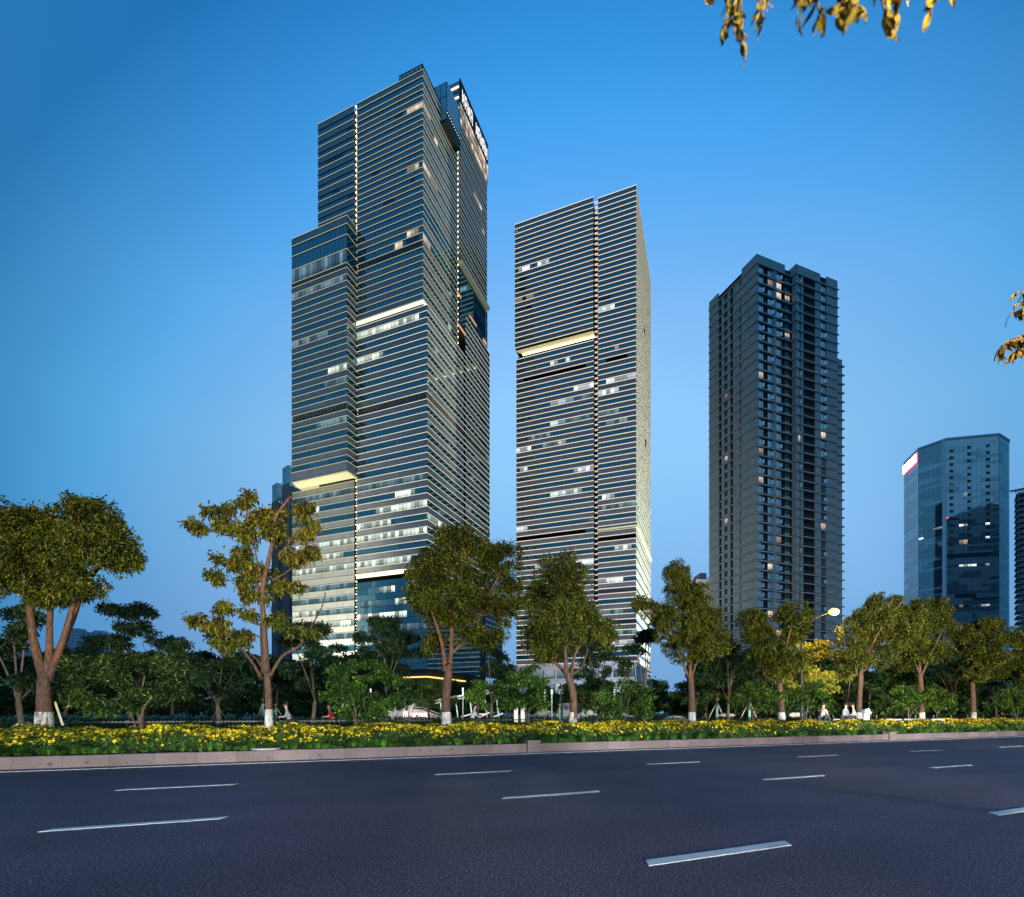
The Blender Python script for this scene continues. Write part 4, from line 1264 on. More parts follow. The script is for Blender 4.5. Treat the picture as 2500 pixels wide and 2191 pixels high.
def far_block(px0, px1, yt, Y, label, col, lit=0.0, depth=14, group=None, nf=None):
    a, b = WS(px0, 0, Y).to_2d(), WS(px1, 0, Y).to_2d()
    h = EYE + (HOR - yt) * Y / FPX
    r = empty('apartment_block', (a.x, a.y, 0), label, 'building', group)
    d = (b - a).normalized(); fr = Fr(a, d, Vector((d.y, -d.x))); L_ = (b - a).length
    mat = principled('render_' + str(px0), col, 0.8)
    mb = MB(); fbox(mb, fr, 0, L_, 0, h, -depth, -0.2)
    fbox(mb, fr, L_ * 0.3, L_ * 0.7, h, h + 3, -depth * .8, -2)
    mb.build('wall', mat, r)
    mb = MB(); mm = MB()
    nb = max(2, int(L_ / 3.2)); z = h - 3.2
    while z > 3:
        fbox(mm, fr, 0, L_, z + 2.35, z + 2.6, -0.2, 0.25)
        for i in range(nb):
            fquad(mb, fr, (i + .2) * L_ / nb, (i + .75) * L_ / nb, z + .4, z + 1.9, -0.12, 1 if R.random() < lit else 0)
        z -= 3.1
    mb.build('windows', [g3['curt'], g3['litw']], r, 'stuff'); mm.build('string_courses', mat, r)
    return r
far_block(152, 205, 1541, 520, 'pale distant apartment block behind the first big street tree', (0.42, 0.44, 0.50), 0.02, 14, 'distant pale apartment blocks on the left')
far_block(206, 262, 1546, 560, 'distant pale block with glowing roofline, left of the dark park trees', (0.45, 0.46, 0.50), 0.05, 14, 'distant pale apartment blocks on the left')
far_block(-40, 95, 1592, 480, 'low distant block at the left edge behind thin tree', (0.36, 0.36, 0.44), 0.02, 14, 'distant pale apartment blocks on the left')
far_block(1700, 1741, 1412, 250, 'pinkish block peeping out left of the dark apartment tower', (0.36, 0.30, 0.34), 0.0, 14)
low = far_block(2352, 2378, 1600, 130, 'low building with amber lit fascia among trees on the right', (0.35, 0.25, 0.22), 0.0, 8)
mb = MB(); a = WS(2352, 1628, 129.4); b = WS(2378, 1622, 129.4); mb.box((a.x + b.x) / 2, a.y, a.z - .2, b.x - a.x, 0.6, 0.5); mb.build('lit_fascia', emission('amber_fascia', (1.0, 0.45, 0.12), 1.0), low)
sgn = empty('sign_pylon', WS(2438, 1741, 100).to_2d().to_3d(), 'tall pale pink sign pylon with amber edge behind the right trees', 'sign')
mb = MB(); q = WS(2438, 1590, 100); mb.box(q.x, q.y, 0, 0.9, 0.5, q.z, 0); mb.build('panel', principled('pink_panel', (0.55, 0.35, 0.34), 0.6, emis=(0.9, 0.5, 0.4), estr=0.25), sgn)
mb = MB(); mb.box(q.x + .5, q.y, 0, 0.08, 0.5, q.z, 0); mb.build('light_edge', emission('amber_edge', (1, 0.5, 0.15), 1.2), sgn)
# ================================================================== GROUND, ROAD, KERB
def quad_rd(name, s0, s1, p0, p1, z, mat, kind='structure', parent=None):
    mb = MB(); mb.poly([rd(s0, p0, z), rd(s1, p0, z), rd(s1, p1, z), rd(s0, p1, z)])
    return mb.build(name, mat, parent, kind)


mb = MB(); mb.poly([(-1500, -900, -0.05), (2500, -900, -0.05), (2500, 2500, -0.05), (-1500, 2500, -0.05)])
mb.build('ground', M['lawn'], None, 'structure')
quad_rd('road', -220, 700, -7.5, 17.22, 0.0, M['asphalt'])
quad_rd('pavement', -220, 700, -30, -7.5, 0.02, M['paving'])
quad_rd('planting_bed', -220, 700, 17.3, 25.2, 0.24, M['soil'])
quad_rd('park_lawn', -220, 700, 25.2, 110, 0.20, M['lawn'])
quad_rd('cycle_path', -220, 700, 26.0, 29.5, 0.21, M['paving'])
# lane markings
ln = MB(); ln.rbox(-220, 700, 16.52, 16.68, 0.001, 0.005)
ln.build('edge_line', M['paint'], None, 'structure')


def dash(s, p, w=0.15, l=2.0):
    a = 0.10
    mb = MB()
    mb.hexa([rd(s, p - w / 2, .001), rd(s + l - a, p - w / 2, .001), rd(s + l, p + w / 2, .001), rd(s + a, p + w / 2, .001),
             rd(s, p - w / 2, .003), rd(s + l - a, p - w / 2, .003), rd(s + l, p + w / 2, .003), rd(s + a, p + w / 2, .003)])
    return mb.mesh('lane_dash', M['paint'])


def s_of(xD, p):
    v = px_on_p(xD * D2S, p); return v.x * US[0] + v.y * US[1]


road = bpy.data.objects['road']
for p, x0 in ((11.85, 866), (8.12, 990), (4.05, 1284)):
    s0 = s_of(x0, p) + (.08 if p == 8.12 else 0)
    me = dash(0, 0, 0.17 if p < 5 else 0.15)
    for k in range(-5, 16):
        link('lane_dash', me, road, loc=rd(s0 + 6.0 * k, p, 0))
# leaves and grit along the gutter
V, F = [], []
for i in range(500):
    s, p = R.uniform(-12, 60), 17.2 - abs(R.gauss(0, .12)); a = R.uniform(0, 6.28); r = R.uniform(.01, .03)
    q = rd(s, p, .006 + R.random() * .01)
    b0 = len(V)
    V += [tuple(q + Vector((math.cos(a) * r, math.sin(a) * r, 0))), tuple(q + Vector((-math.sin(a) * r * .6, math.cos(a) * r * .6, .006))), tuple(q - Vector((math.cos(a) * r, math.sin(a) * r, 0)))]
    F.append((b0, b0 + 1, b0 + 2))
link('fallen_leaves', np_mesh('fallen_leaves', V, np.array(F), M['bark']), None, 'stuff')

kerb = empty('kerb', rd(0, 17.2)); kerb['kind'] = 'structure'
kmeshes = []


def stone_mesh(l, h, d, seed):
    rr = random.Random(seed)
    bm_v = []
    j = lambda a: a + rr.uniform(-.004, .004)
    b = 0.018
    mb = MB()
    def ring(z, ins): return [rd(x, y, z) for x, y in ((ins, ins), (l - ins, ins), (l - ins, d), (ins, d))]
    lv = [ring(-0.02, 0.0), ring(h - b, 0.0), ring(h, b)]
    lv = [[q + Vector((rr.uniform(-.003, .003), rr.uniform(-.003, .003), rr.uniform(-.003, .003))) for q in r_] for r_ in lv]
    for a, c in zip(lv[:-1], lv[1:]):
        for i in range(4): mb.poly([a[i], a[(i + 1) % 4], c[(i + 1) % 4], c[i]])
    mb.poly(lv[-1])
    return mb.mesh('kerb_stone', M['granite'])


for i in range(6): kmeshes.append(stone_mesh(0.996, 0.315, 0.22, i))
box_s = [8.2 + 20.8 * k for k in range(-1, 6)]


def carved_block(bb):
    """drain block with a carved flower, standing proud of the kerb"""
    mb = MB()
    mb.rbox(bb, bb + .5, 17.10, 17.46, -.02, .40); mb.rbox(bb - .02, bb + .52, 17.08, 17.48, .40, .43)
    for cx_, cz, r_ in ((.25, .21, .12), (.12, .13, .05), (.38, .13, .05), (.12, .31, .05), (.38, .31, .05), (.25, .21, .06)):
        mb.tube([rd(bb + cx_ + math.cos(t) * r_, 17.095, cz + math.sin(t) * r_) for t in [k * math.pi / 6 for k in range(13)]], .010, 5)
    mb.build('carved_block', M['granite'], kerb)


s = 3.78 - 22
while s < 128:
    nb = [b for b in box_s if s <= b < s + 1.0]
    if nb:
        if nb[0] - s > .08: link('kerb_stone', stone_mesh(nb[0] - s - .006, .315, .22, 77), kerb, loc=rd(s, 0, 0))
        carved_block(nb[0]); s = nb[0] + .504
    else:
        link('kerb_stone', R.choice(kmeshes), kerb, loc=rd(s, 0, 0) + Vector((0, 0, R.uniform(-.004, .004)))); s += 1.0
s0k = s
far_k = MB()
far_k.rbox(s0k, 600, 17.2, 17.42, 0, .315); far_k.rbox(-220, 3.78 - 22, 17.2, 17.42, 0, .315)
fk = far_k.build('kerb_run', M['granite'], kerb)
mb = MB(); q = px_on_p(650, 17.75); ring = [(q.x + math.cos(t) * .42, q.y + math.sin(t) * .42) for t in [k * math.pi / 10 for k in range(20)]]
mb.poly([(x, y, .36) for x, y in ring])
for k in range(20):
    a, b = ring[k], ring[(k + 1) % 20]; mb.poly([(a[0], a[1], .22), (b[0], b[1], .22), (b[0], b[1], .36), (a[0], a[1], .36)])
tag(mb.build('manhole_cover', M['conc']), 'round grey concrete cover lying in the flower bed by the kerb', 'manhole cover')

# ================================================================== FOLIAGE TOOLS
def leaves(C, Dn, k, L, W, droop=0.5, spread=0.9, jit=None, fold=0.25):
    """k leaves around each point C (N,3) with outward direction Dn; each leaf two triangles folded on the midrib"""
    N = len(C)
    C = np.repeat(C, k, 0); Dn = np.repeat(Dn, k, 0)
    n = len(C)
    if jit is None: jit = L * 0.6
    dirv = Dn * 0.55 + NR.normal(0, spread * 0.6, (n, 3)); dirv[:, 2] -= droop
    dirv /= np.linalg.norm(dirv, axis=1, keepdims=True) + 1e-9
    B = C + NR.normal(0, jit, (n, 3)) * 0.7
    l = L * NR.uniform(0.7, 1.25, (n, 1)); w = W * NR.uniform(0.75, 1.25, (n, 1))
    rnd = NR.normal(0, 1, (n, 3)); rnd[:, 2] += 1.2
    side = np.cross(dirv, rnd); side /= np.linalg.norm(side, axis=1, keepdims=True) + 1e-9
    nrm = np.cross(side, dirv)
    tip = B + dirv * l - np.array([0, 0, 1.0]) * l * 0.12
    mid = B + dirv * l * 0.48
    lf = mid + side * w * 0.5 + nrm * w * fold; rt = mid - side * w * 0.5 + nrm * w * fold
    V = np.stack([B, lf, tip, rt], 1).reshape(-1, 3)
    b = np.arange(n)[:, None] * 4
    F = np.concatenate([b + np.array([[0, 2, 1]]), b + np.array([[0, 3, 2]])], 1).reshape(-1, 3)
    return V, F


def crown_points(blobs, sub, per_sub, subr=0.38, flat=0.75, lower=0.25):
    """blobs [(centre, (rx,ry,rz))] -> points on the upper shells of small clumps that sit on each blob"""
    Cs, Ds = [], []
    for c, r in blobs:
        c = np.array(c); r = np.array(r)
        m = max(3, int(sub * (r.mean() ** 1.0)))
        d = NR.normal(0, 1, (m, 3)); d /= np.linalg.norm(d, axis=1, keepdims=True)
        rad = NR.uniform(0.45, 0.86, (m, 1))
        sc = c + d * r * rad
        for q, dd in zip(sc, d):
            rr = subr * NR.uniform(0.7, 1.25) * (r.min() ** 0.35)
            n = int(per_sub * NR.uniform(0.7, 1.3))
            e = NR.normal(0, 1, (n, 3)); e[:, 2] = np.abs(e[:, 2]) * np.where(NR.random(n) < lower, -0.6, 1); e /= np.linalg.norm(e, axis=1, keepdims=True)
            pt = q + e * np.array([rr, rr, rr * flat]) * NR.uniform(0.55, 1.0, (n, 1))
            Cs.append(pt); Ds.append(e * 0.7 + dd * 0.5)
    return np.concatenate(Cs), np.concatenate(Ds)


def cat_meshes(parts):
    Vs, Fs, o = [], [], 0
    for V, F in parts:
        Vs.append(V); Fs.append(F + o); o += len(V)
    return np.concatenate(Vs), np.concatenate(Fs)


def limb(name, pts, r0, r1, parent, mat, n=9, wob=0.06, sub=3):
    """smooth tapered limb through the points"""
    P_ = [Vector(p) for p in pts]
    out = []
    for i in range(len(P_) - 1):
        a = P_[max(i - 1, 0)]; b = P_[i]; c = P_[i + 1]; d = P_[min(i + 2, len(P_) - 1)]
        for j in range(sub):
            t = j / sub
            out.append(0.5 * ((2 * b) + (c - a) * t + (2 * a - 5 * b + 4 * c - d) * t * t + (3 * b - a - 3 * c + d) * t ** 3))
    out.append(P_[-1])
    m = len(out)
    rad = [r0 + (r1 - r0) * (i / (m - 1)) ** 0.85 for i in range(m)]
    mb = MB(); mb.tube(out, rad, n, wob=wob)
    return mb.build(name, mat, parent, smooth=True), out, rad


def street_tree(label, Y, trunk, limbs, blobs, r_trunk, leafmat='leaf_street', barkm='bark', L=0.12, W=0.046, sub=11, per=34, k=8, zscale=1.0, wash=1.22, zb=0.24, group='street trees in the flower bed', subr=0.50, twigs=True, spread_y=0.7, droop=0.5, lower=0.25, name='street_tree', cat='tree', flat=0.75, fill=1.9, grow=1.14):
    """all coordinates are read off the photograph (2045 px wide) and set at the tree's own depth Y"""
    base = WD(trunk[0][0], trunk[0][1], Y); base.z = zb
    root = empty(name, base, label, cat, group)
    tp = [base - Vector((0, 0, 0.1))] + [WD(x, y, Y) + Vector((0, R.uniform(-.1, .1), 0)) for x, y in trunk[1:]]
    r_trunk *= .84
    limb('trunk', tp, r_trunk * 1.12, r_trunk * 0.72, root, M[barkm], 12)
    ends = [(tp[-1], r_trunk * .6)]
    if wash:
        h = wash
        seg = [tp[0], base + (tp[1] - base) * min(1, h / max(.1, (tp[1] - base).length))]
        mb = MB(); mb.tube([seg[0], seg[0].lerp(seg[1], .5), seg[1]], [r_trunk * 1.18, r_trunk * 1.13, r_trunk * 1.07], 12, cap=False, wob=.05)
        mb.build('limewashed_base', M['white_bark'], root, smooth=True)
    allp = []
    for pts, r0, r1 in limbs:
        dy = R.uniform(-.8, .8)
        q = [WD(x, y, Y) + Vector((0, dy * (i / max(1, len(pts) - 1)) * 1.2, 0)) for i, (x, y) in enumerate(pts)]
        _, out, rad = limb('branch', q, r0 * .8, r1 * .8, root, M[barkm], 8)
        allp += list(zip(out, rad))
    allp += [(tp[-1], r_trunk * .5)]
    bl = []
    pxm = D2S / FPX * Y
    for cx_, cy_, rx, ry in blobs:
        c = WD(cx_, cy_, Y) + Vector((0, R.uniform(-1, 1) * spread_y * rx * pxm, 0))
        bl.append((c, (rx * pxm * 0.92 * grow, rx * pxm * 0.85 * grow, ry * pxm * 0.92 * grow)))
    if twigs:
        for c, r in bl:
            q, rr = min(allp, key=lambda t: (t[0] - Vector(c)).length + max(0, t[0].z - c.z) * 1.5)
            if (q - Vector(c)).length > 0.3:
                mid = q.lerp(Vector(c), .5) + Vector((0, 0, -0.08))
                limb('branch', [q, mid, Vector(c)], min(rr * .8, .05), .012, root, M[barkm], 6)
            for _ in range(3):
                e = Vector(c) + Vector([R.uniform(-.75, .75) * r[i] for i in range(3)])
                mb = MB(); mb.tube([Vector(c).lerp(q, .2), Vector(c).lerp(e, .5) + Vector((0, 0, .05)), e], [.018, .012, .005], 5)
                mb.build('twig', M[barkm], root)
    C, Dn = crown_points(bl, sub * fill, per, subr=subr, lower=lower, flat=flat)
    V, F = leaves(C, Dn, k, L, W, droop=droop)
    link('crown', np_mesh('crown', V, F, M[leafmat], base), root, 'stuff')
    return root
# ================================================================== STREET TREES
def yp(xD, p):
    return px_on_p(xD * D2S, p).y


street_tree('broad street tree with four thick orange lit limbs, leftmost whole tree', yp(88, 21.6), [(88, 1452), (90, 1400), (92, 1352)],
            [([(90, 1360), (76, 1300), (70, 1240), (66, 1170), (50, 1100)], .20, .07), ([(92, 1360), (95, 1290), (92, 1230), (96, 1150), (130, 1070)], .16, .06),
             ([(94, 1360), (112, 1290), (124, 1230), (140, 1160), (190, 1080)], .19, .06), ([(98, 1350), (124, 1290), (148, 1210), (160, 1180), (215, 1110)], .15, .05)],
            [(20, 1150, 45, 38), (60, 1125, 60, 42), (120, 1120, 65, 45), (150, 1060, 62, 42), (200, 1105, 62, 40), (95, 1065, 55, 32), (175, 1175, 42, 28), (190, 1040, 38, 30), (235, 1110, 34, 28), (110, 1175, 50, 20), (165, 1015, 34, 18), (240, 1122, 26, 20), (215, 1072, 42, 28), (90, 1190, 40, 16)],
            .27, name='street_tree', L=.135, W=.052)
street_tree('street tree cut by the left edge, crown high over the thin dark tree', yp(-60, 22.5), [(-60, 1452), (-60, 1340)],
            [([(-60, 1350), (-40, 1200), (0, 1060)], .18, .05)], [(0, 1035, 42, 28), (-30, 1070, 50, 40), (-60, 1120, 60, 50), (10, 1075, 40, 26)], .25, L=.135, W=.052)
T2Y = yp(538, 19.7)
street_tree('tall open street tree with loose leaf clumps and bare forks, second from left', T2Y, [(538, 1467), (537, 1400), (533, 1345), (530, 1330)],
            [([(533, 1345), (531, 1250), (533, 1180), (555, 1100), (565, 1050), (600, 1010)], .15, .04), ([(528, 1345), (519, 1270), (515, 1200), (488, 1130), (470, 1060), (440, 1010)], .13, .03),
             ([(522, 1355), (505, 1330), (480, 1300), (440, 1260), (405, 1240)], .085, .03), ([(524, 1335), (505, 1315), (485, 1305)], .06, .03),
             ([(540, 1350), (560, 1310), (590, 1290), (602, 1265), (630, 1210), (636, 1175)], .08, .02), ([(531, 1200), (510, 1100), (495, 1030), (490, 990)], .05, .015),
             ([(555, 1110), (590, 1080), (618, 1040)], .04, .012), ([(545, 1160), (590, 1140), (620, 1110)], .04, .012), ([(515, 1200), (480, 1170), (450, 1150)], .04, .012)],
            [(430, 1008, 38, 24), (485, 992, 24, 16), (410, 1058, 27, 24), (535, 1028, 30, 26), (505, 1065, 38, 20), (465, 1100, 34, 24), (560, 1072, 42, 26), (600, 1052, 26, 22), (452, 1128, 30, 18), (505, 1135, 48, 24),
             (588, 1115, 30, 20), (548, 1155, 42, 22), (478, 1168, 34, 15), (612, 1095, 16, 15), (437, 1152, 15, 9), (425, 1243, 38, 14), (470, 1270, 32, 20), (605, 1265, 38, 16), (558, 1242, 28, 14), (440, 1212, 14, 8),
             (400, 1238, 16, 9), (490, 1232, 22, 11), (455, 1040, 30, 22), (505, 1020, 25, 16), (610, 1020, 14, 14), (520, 1195, 30, 12), (450, 1290, 22, 12)],
            .145, leafmat='leaf_tree2', L=.17, W=.085, sub=10, per=16, k=7, subr=.30, spread_y=.9, wash=1.3, droop=.9, fill=1.15, grow=1.0)
street_tree('dense round crowned street tree with forked trunk before the tall tower foot', yp(893, 22.0), [(893, 1450), (890, 1400), (895, 1345), (893, 1325)],
            [([(890, 1340), (886, 1300), (880, 1270), (860, 1210)], .17, .05), ([(896, 1340), (901, 1300), (903, 1240), (912, 1180), (920, 1110)], .16, .05), ([(902, 1305), (930, 1280), (955, 1245), (972, 1205), (1000, 1150)], .10, .04)],
            [(905, 1078, 46, 34), (870, 1118, 40, 38), (955, 1100, 54, 38), (1005, 1125, 42, 42), (870, 1190, 46, 42), (938, 1170, 55, 42), (1018, 1185, 36, 44), (838, 1150, 22, 28), (890, 1238, 42, 26), (985, 1225, 44, 34),
             (840, 1200, 20, 32), (940, 1215, 45, 30), (960, 1270, 50, 24), (865, 1280, 28, 20)], .245, L=.12, W=.046)
street_tree('dense street tree with leaning trunk and layered crown, third whole tree before the gap', yp(1143, 22.0), [(1143, 1448), (1145, 1400), (1138, 1360), (1128, 1335)],
            [([(1136, 1350), (1112, 1325), (1085, 1300), (1070, 1260)], .13, .05), ([(1132, 1345), (1128, 1300), (1122, 1240), (1120, 1150)], .15, .05), ([(1140, 1360), (1148, 1310), (1165, 1280), (1185, 1255)], .12, .04), ([(1140, 1350), (1165, 1330), (1180, 1290)], .09, .03)],
            [(1120, 1132, 38, 26), (1100, 1165, 34, 32), (1142, 1165, 32, 30), (1118, 1205, 50, 36), (1160, 1235, 40, 34), (1085, 1235, 40, 40), (1075, 1280, 36, 34), (1190, 1262, 32, 26), (1130, 1275, 50, 28), (1075, 1185, 24, 34),
             (1205, 1275, 22, 20), (1100, 1305, 40, 18)], .225, L=.12, W=.046)
street_tree('conical street tree with narrow top and side lobe, in front of pale tower side', yp(1383, 22.0), [(1383, 1444), (1382, 1380), (1378, 1345)],
            [([(1378, 1360), (1375, 1300), (1362, 1220), (1352, 1150)], .15, .03), ([(1374, 1350), (1350, 1300), (1310, 1240), (1285, 1215)], .09, .03), ([(1382, 1350), (1400, 1300), (1425, 1280)], .09, .03)],
            [(1352, 1140, 17, 18), (1345, 1168, 28, 20), (1368, 1190, 34, 24), (1355, 1225, 48, 28), (1288, 1213, 26, 16), (1318, 1232, 34, 20), (1345, 1262, 50, 30), (1398, 1262, 44, 34), (1365, 1300, 56, 26), (1428, 1280, 28, 32), (1388, 1212, 28, 26), (1415, 1235, 20, 20)],
            .225, L=.12, W=.046)
street_tree('street tree with two lobed flat crown standing before the dark apartment tower', yp(1563, 22.3), [(1563, 1438), (1560, 1390), (1555, 1345)],
            [([(1555, 1355), (1548, 1300), (1520, 1260), (1500, 1240)], .10, .04), ([(1558, 1350), (1566, 1290), (1575, 1240)], .12, .04)],
            [(1496, 1240, 32, 17), (1578, 1235, 32, 28), (1555, 1275, 48, 28), (1518, 1268, 34, 20), (1572, 1322, 42, 24), (1535, 1308, 36, 20), (1592, 1265, 24, 30), (1540, 1345, 34, 14)], .22, L=.13, W=.05)
street_tree('tall wide street tree just right of the glowing street lamp', yp(1713, 22.3), [(1713, 1438), (1715, 1390), (1718, 1345)],
            [([(1716, 1350), (1735, 1290), (1760, 1240), (1785, 1205)], .12, .04), ([(1712, 1350), (1706, 1300), (1712, 1260)], .10, .03), ([(1720, 1345), (1750, 1320), (1770, 1290)], .08, .03)],
            [(1778, 1208, 34, 22), (1745, 1232, 44, 26), (1800, 1232, 30, 26), (1712, 1272, 34, 36), (1765, 1265, 44, 32), (1700, 1310, 34, 30), (1755, 1312, 40, 26), (1720, 1240, 26, 20), (1790, 1270, 26, 30)], .21, L=.135, W=.052)
street_tree('street tree with rounded double crown, left of the blue tower foot', yp(1842, 22.3), [(1842, 1438), (1840, 1380), (1838, 1340)],
            [([(1838, 1350), (1835, 1290), (1840, 1250)], .12, .04), ([(1840, 1350), (1855, 1300), (1870, 1250)], .1, .04), ([(1838, 1350), (1822, 1310), (1810, 1260)], .08, .03)],
            [(1862, 1212, 38, 20), (1850, 1250, 40, 24), (1880, 1228, 20, 22), (1850, 1288, 48, 28), (1812, 1250, 26, 34), (1818, 1300, 34, 30), (1872, 1305, 32, 26), (1835, 1325, 36, 16)], .21, L=.14, W=.055)
street_tree('street tree with flat fan crown, second from the right edge', yp(1945, 22.3), [(1945, 1436), (1943, 1380), (1938, 1345)],
            [([(1938, 1350), (1925, 1310), (1915, 1280)], .1, .04), ([(1940, 1350), (1965, 1300), (1985, 1265)], .1, .03)],
            [(1965, 1248, 34, 12), (2000, 1262, 40, 16), (1920, 1268, 24, 22), (1960, 1285, 42, 20), (2010, 1285, 30, 14), (1945, 1310, 42, 20), (1990, 1315, 34, 18), (1935, 1345, 30, 16)], .2, L=.14, W=.055)
street_tree('street tree partly cut off by the right edge of the picture', yp(2060, 22.3), [(2060, 1436), (2062, 1350)],
            [([(2062, 1360), (2045, 1310)], .1, .04)], [(2035, 1300, 28, 18), (2055, 1325, 36, 26), (2020, 1335, 30, 16), (2050, 1360, 34, 20)], .2, L=.14, W=.055)

# ================================================================== BUSHES in the bed
def bush(label, xD, p, blobs, stems=(), mat='leaf_bush', L=.12, W=.05, sub=15, per=22, group='bushes in the flower bed', k=7):
    Y = yp(xD, p)
    b = px_on_p(xD * D2S, p); b.z = .24
    root = empty('bush', b, label, 'bush', group)
    for pts, r in stems:
        q = [b] + [WD(x, y, Y) + Vector((0, R.uniform(-.3, .3), 0)) for x, y in pts]
        limb('stem', q, r, r * .4, root, M['bark_dark'], 6)
    pxm = D2S / FPX * Y
    bl = [(WD(x, y, Y) + Vector((0, R.uniform(-.5, .5) * rx * pxm, 0)), (rx * pxm, rx * pxm * .8, ry * pxm)) for x, y, rx, ry in blobs]
    C, Dn = crown_points(bl, sub, per, subr=.34, lower=.3, flat=.6)
    V, F = leaves(C, Dn, k, L, W, droop=.25, spread=1.1)
    link('crown', np_mesh('crown', V, F, M[mat], b), root, 'stuff')


bush('wide layered bush with long leaves beside the big left tree', 285, 20.6,
     [(175, 1385, 40, 22), (235, 1370, 55, 26), (300, 1385, 55, 24), (350, 1375, 38, 24), (190, 1335, 45, 26), (255, 1330, 55, 26), (320, 1335, 40, 30), (155, 1395, 28, 14), (260, 1408, 50, 18), (190, 1415, 40, 16), (345, 1325, 18, 22), (150, 1345, 18, 20)], mat='leaf_shade', stems=
     [([(275, 1425), (240, 1390), (200, 1360)], .05), ([(282, 1430), (285, 1390), (290, 1350)], .06), ([(290, 1430), (310, 1395), (335, 1360)], .05), ([(268, 1425), (230, 1410), (190, 1405)], .03)], L=.15, W=.05)
bush('tall leafy bush left of the metro entrance wall', 712, 22.0,
     [(680, 1350, 38, 22), (730, 1345, 48, 26), (775, 1360, 28, 26), (665, 1385, 26, 22), (715, 1395, 45, 26), (765, 1400, 34, 24), (690, 1420, 32, 16), (740, 1425, 32, 14)],
     [([(712, 1420), (700, 1380)], .04), ([(716, 1420), (740, 1380)], .04), ([(708, 1425), (680, 1390)], .03)])
bush('small thin stemmed tree bush before the metro wall', 815, 23.8,
     [(800, 1385, 24, 20), (830, 1380, 24, 22), (790, 1410, 20, 14), (842, 1400, 18, 16), (815, 1365, 22, 14)],
     [([(815, 1425), (805, 1395)], .03), ([(820, 1425), (835, 1395)], .025)], mat='leaf_mid', sub=7)
bush('bush with drooping bright leaves between the two dense street trees', 1055, 21.6,
     [(1045, 1355, 34, 20), (1075, 1370, 30, 22), (1010, 1370, 26, 20), (1030, 1395, 36, 20), (1072, 1400, 28, 18), (1015, 1410, 22, 12), (1060, 1340, 18, 10)],
     [([(1052, 1425), (1045, 1390)], .04), ([(1056, 1425), (1065, 1390)], .04), ([(1050, 1428), (1035, 1400)], .025)])
bush('large solid green bush in front of the pale podium', 1245, 22.4,
     [(1245, 1375, 36, 18), (1210, 1390, 26, 22), (1280, 1390, 26, 22), (1245, 1405, 50, 22), (1215, 1420, 32, 16), (1285, 1418, 30, 16), (1250, 1428, 36, 12)],
     [([(1243, 1425), (1240, 1390)], .05), ([(1250, 1425), (1260, 1390)], .04)], mat='leaf_bush', sub=13)
bush('low bush with spreading dark stems left of the two lobed street tree', 1505, 21.5,
     [(1480, 1385, 28, 14), (1515, 1375, 26, 16), (1545, 1385, 20, 16), (1500, 1400, 40, 16), (1535, 1405, 22, 14), (1465, 1400, 18, 12)],
     [([(1502, 1425), (1490, 1405)], .035), ([(1506, 1425), (1512, 1400)], .04), ([(1508, 1428), (1530, 1405)], .03)])
bush('round bright bush directly under the glowing street lamp', 1608, 22.0,
     [(1590, 1378, 24, 12), (1620, 1375, 24, 14), (1605, 1395, 42, 16), (1575, 1395, 18, 14), (1635, 1395, 20, 14), (1645, 1408, 14, 10)],
     [([(1608, 1420), (1592, 1400)], .035), ([(1608, 1420), (1612, 1395)], .045), ([(1610, 1424), (1630, 1400)], .03)])
bush('bush on a thick dark stem, left half of a joined pair', 1816, 21.2,
     [(1800, 1385, 24, 14), (1825, 1380, 22, 14), (1808, 1400, 34, 14), (1835, 1400, 20, 14)],
     [([(1814, 1425), (1810, 1395)], .07), ([(1818, 1430), (1835, 1405)], .03)])
bush('bush with thin stems, right half of a joined pair', 1868, 21.8,
     [(1858, 1388, 24, 13), (1885, 1392, 22, 14), (1865, 1406, 32, 13), (1890, 1408, 20, 10)],
     [([(1866, 1425), (1855, 1405)], .03), ([(1870, 1425), (1885, 1405)], .03)])
bush('rounded bush at the far right above yellow flowers', 2028, 21.0,
     [(2015, 1388, 24, 12), (2045, 1382, 26, 14), (2030, 1402, 38, 16), (2055, 1405, 26, 14), (2000, 1405, 16, 12)],
     [([(2026, 1425), (2015, 1405)], .035), ([(2030, 1425), (2040, 1400)], .04)])

# ================================================================== FLOWER HEDGE AND LILYTURF
def hz_(s, p):
    n = 0.07 * np.sin(s * 1.7 + 1) + 0.05 * np.sin(s * 4.1 + p * 2.0) + 0.04 * np.sin(p * 5 + s * 2.3)
    t = np.clip((p - 18.25) / 0.9, 0, 1)
    return 0.30 + (0.50 + n) * t ** 0.7 + 0.06 * np.clip((p - 19.2) / 3, 0, 1)


def rdn(s, p, z):
    return np.stack([s * US[0] + p * UP[0], s * US[1] + p * UP[1], z], 1)


S0, S1 = -11.0, 78.0
hed = empty('flower_hedge', rd(20, 20, .24), 'long low hedge thick with small yellow flowers along the kerb', 'flower hedge')
gs_, gp_ = np.meshgrid(np.linspace(S0, S1, 500), np.linspace(18.05, 23.0, 36), indexing='ij')
zz = hz_(gs_.ravel(), gp_.ravel()) - 0.10 + NR.normal(0, .02, gs_.size)
V = rdn(gs_.ravel(), gp_.ravel(), zz)
ii, jj = np.meshgrid(np.arange(499), np.arange(35), indexing='ij'); b0 = (ii * 36 + jj).ravel()
Fh = np.stack([b0, b0 + 36, b0 + 37, b0 + 1], 1)
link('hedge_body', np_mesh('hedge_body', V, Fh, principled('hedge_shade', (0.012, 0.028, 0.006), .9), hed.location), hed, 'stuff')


def dens_s(n, pw=1.6):
    """more of them where the bed is close to the camera"""
    t = NR.random(n) ** pw
    return S0 + (S1 - S0) * t


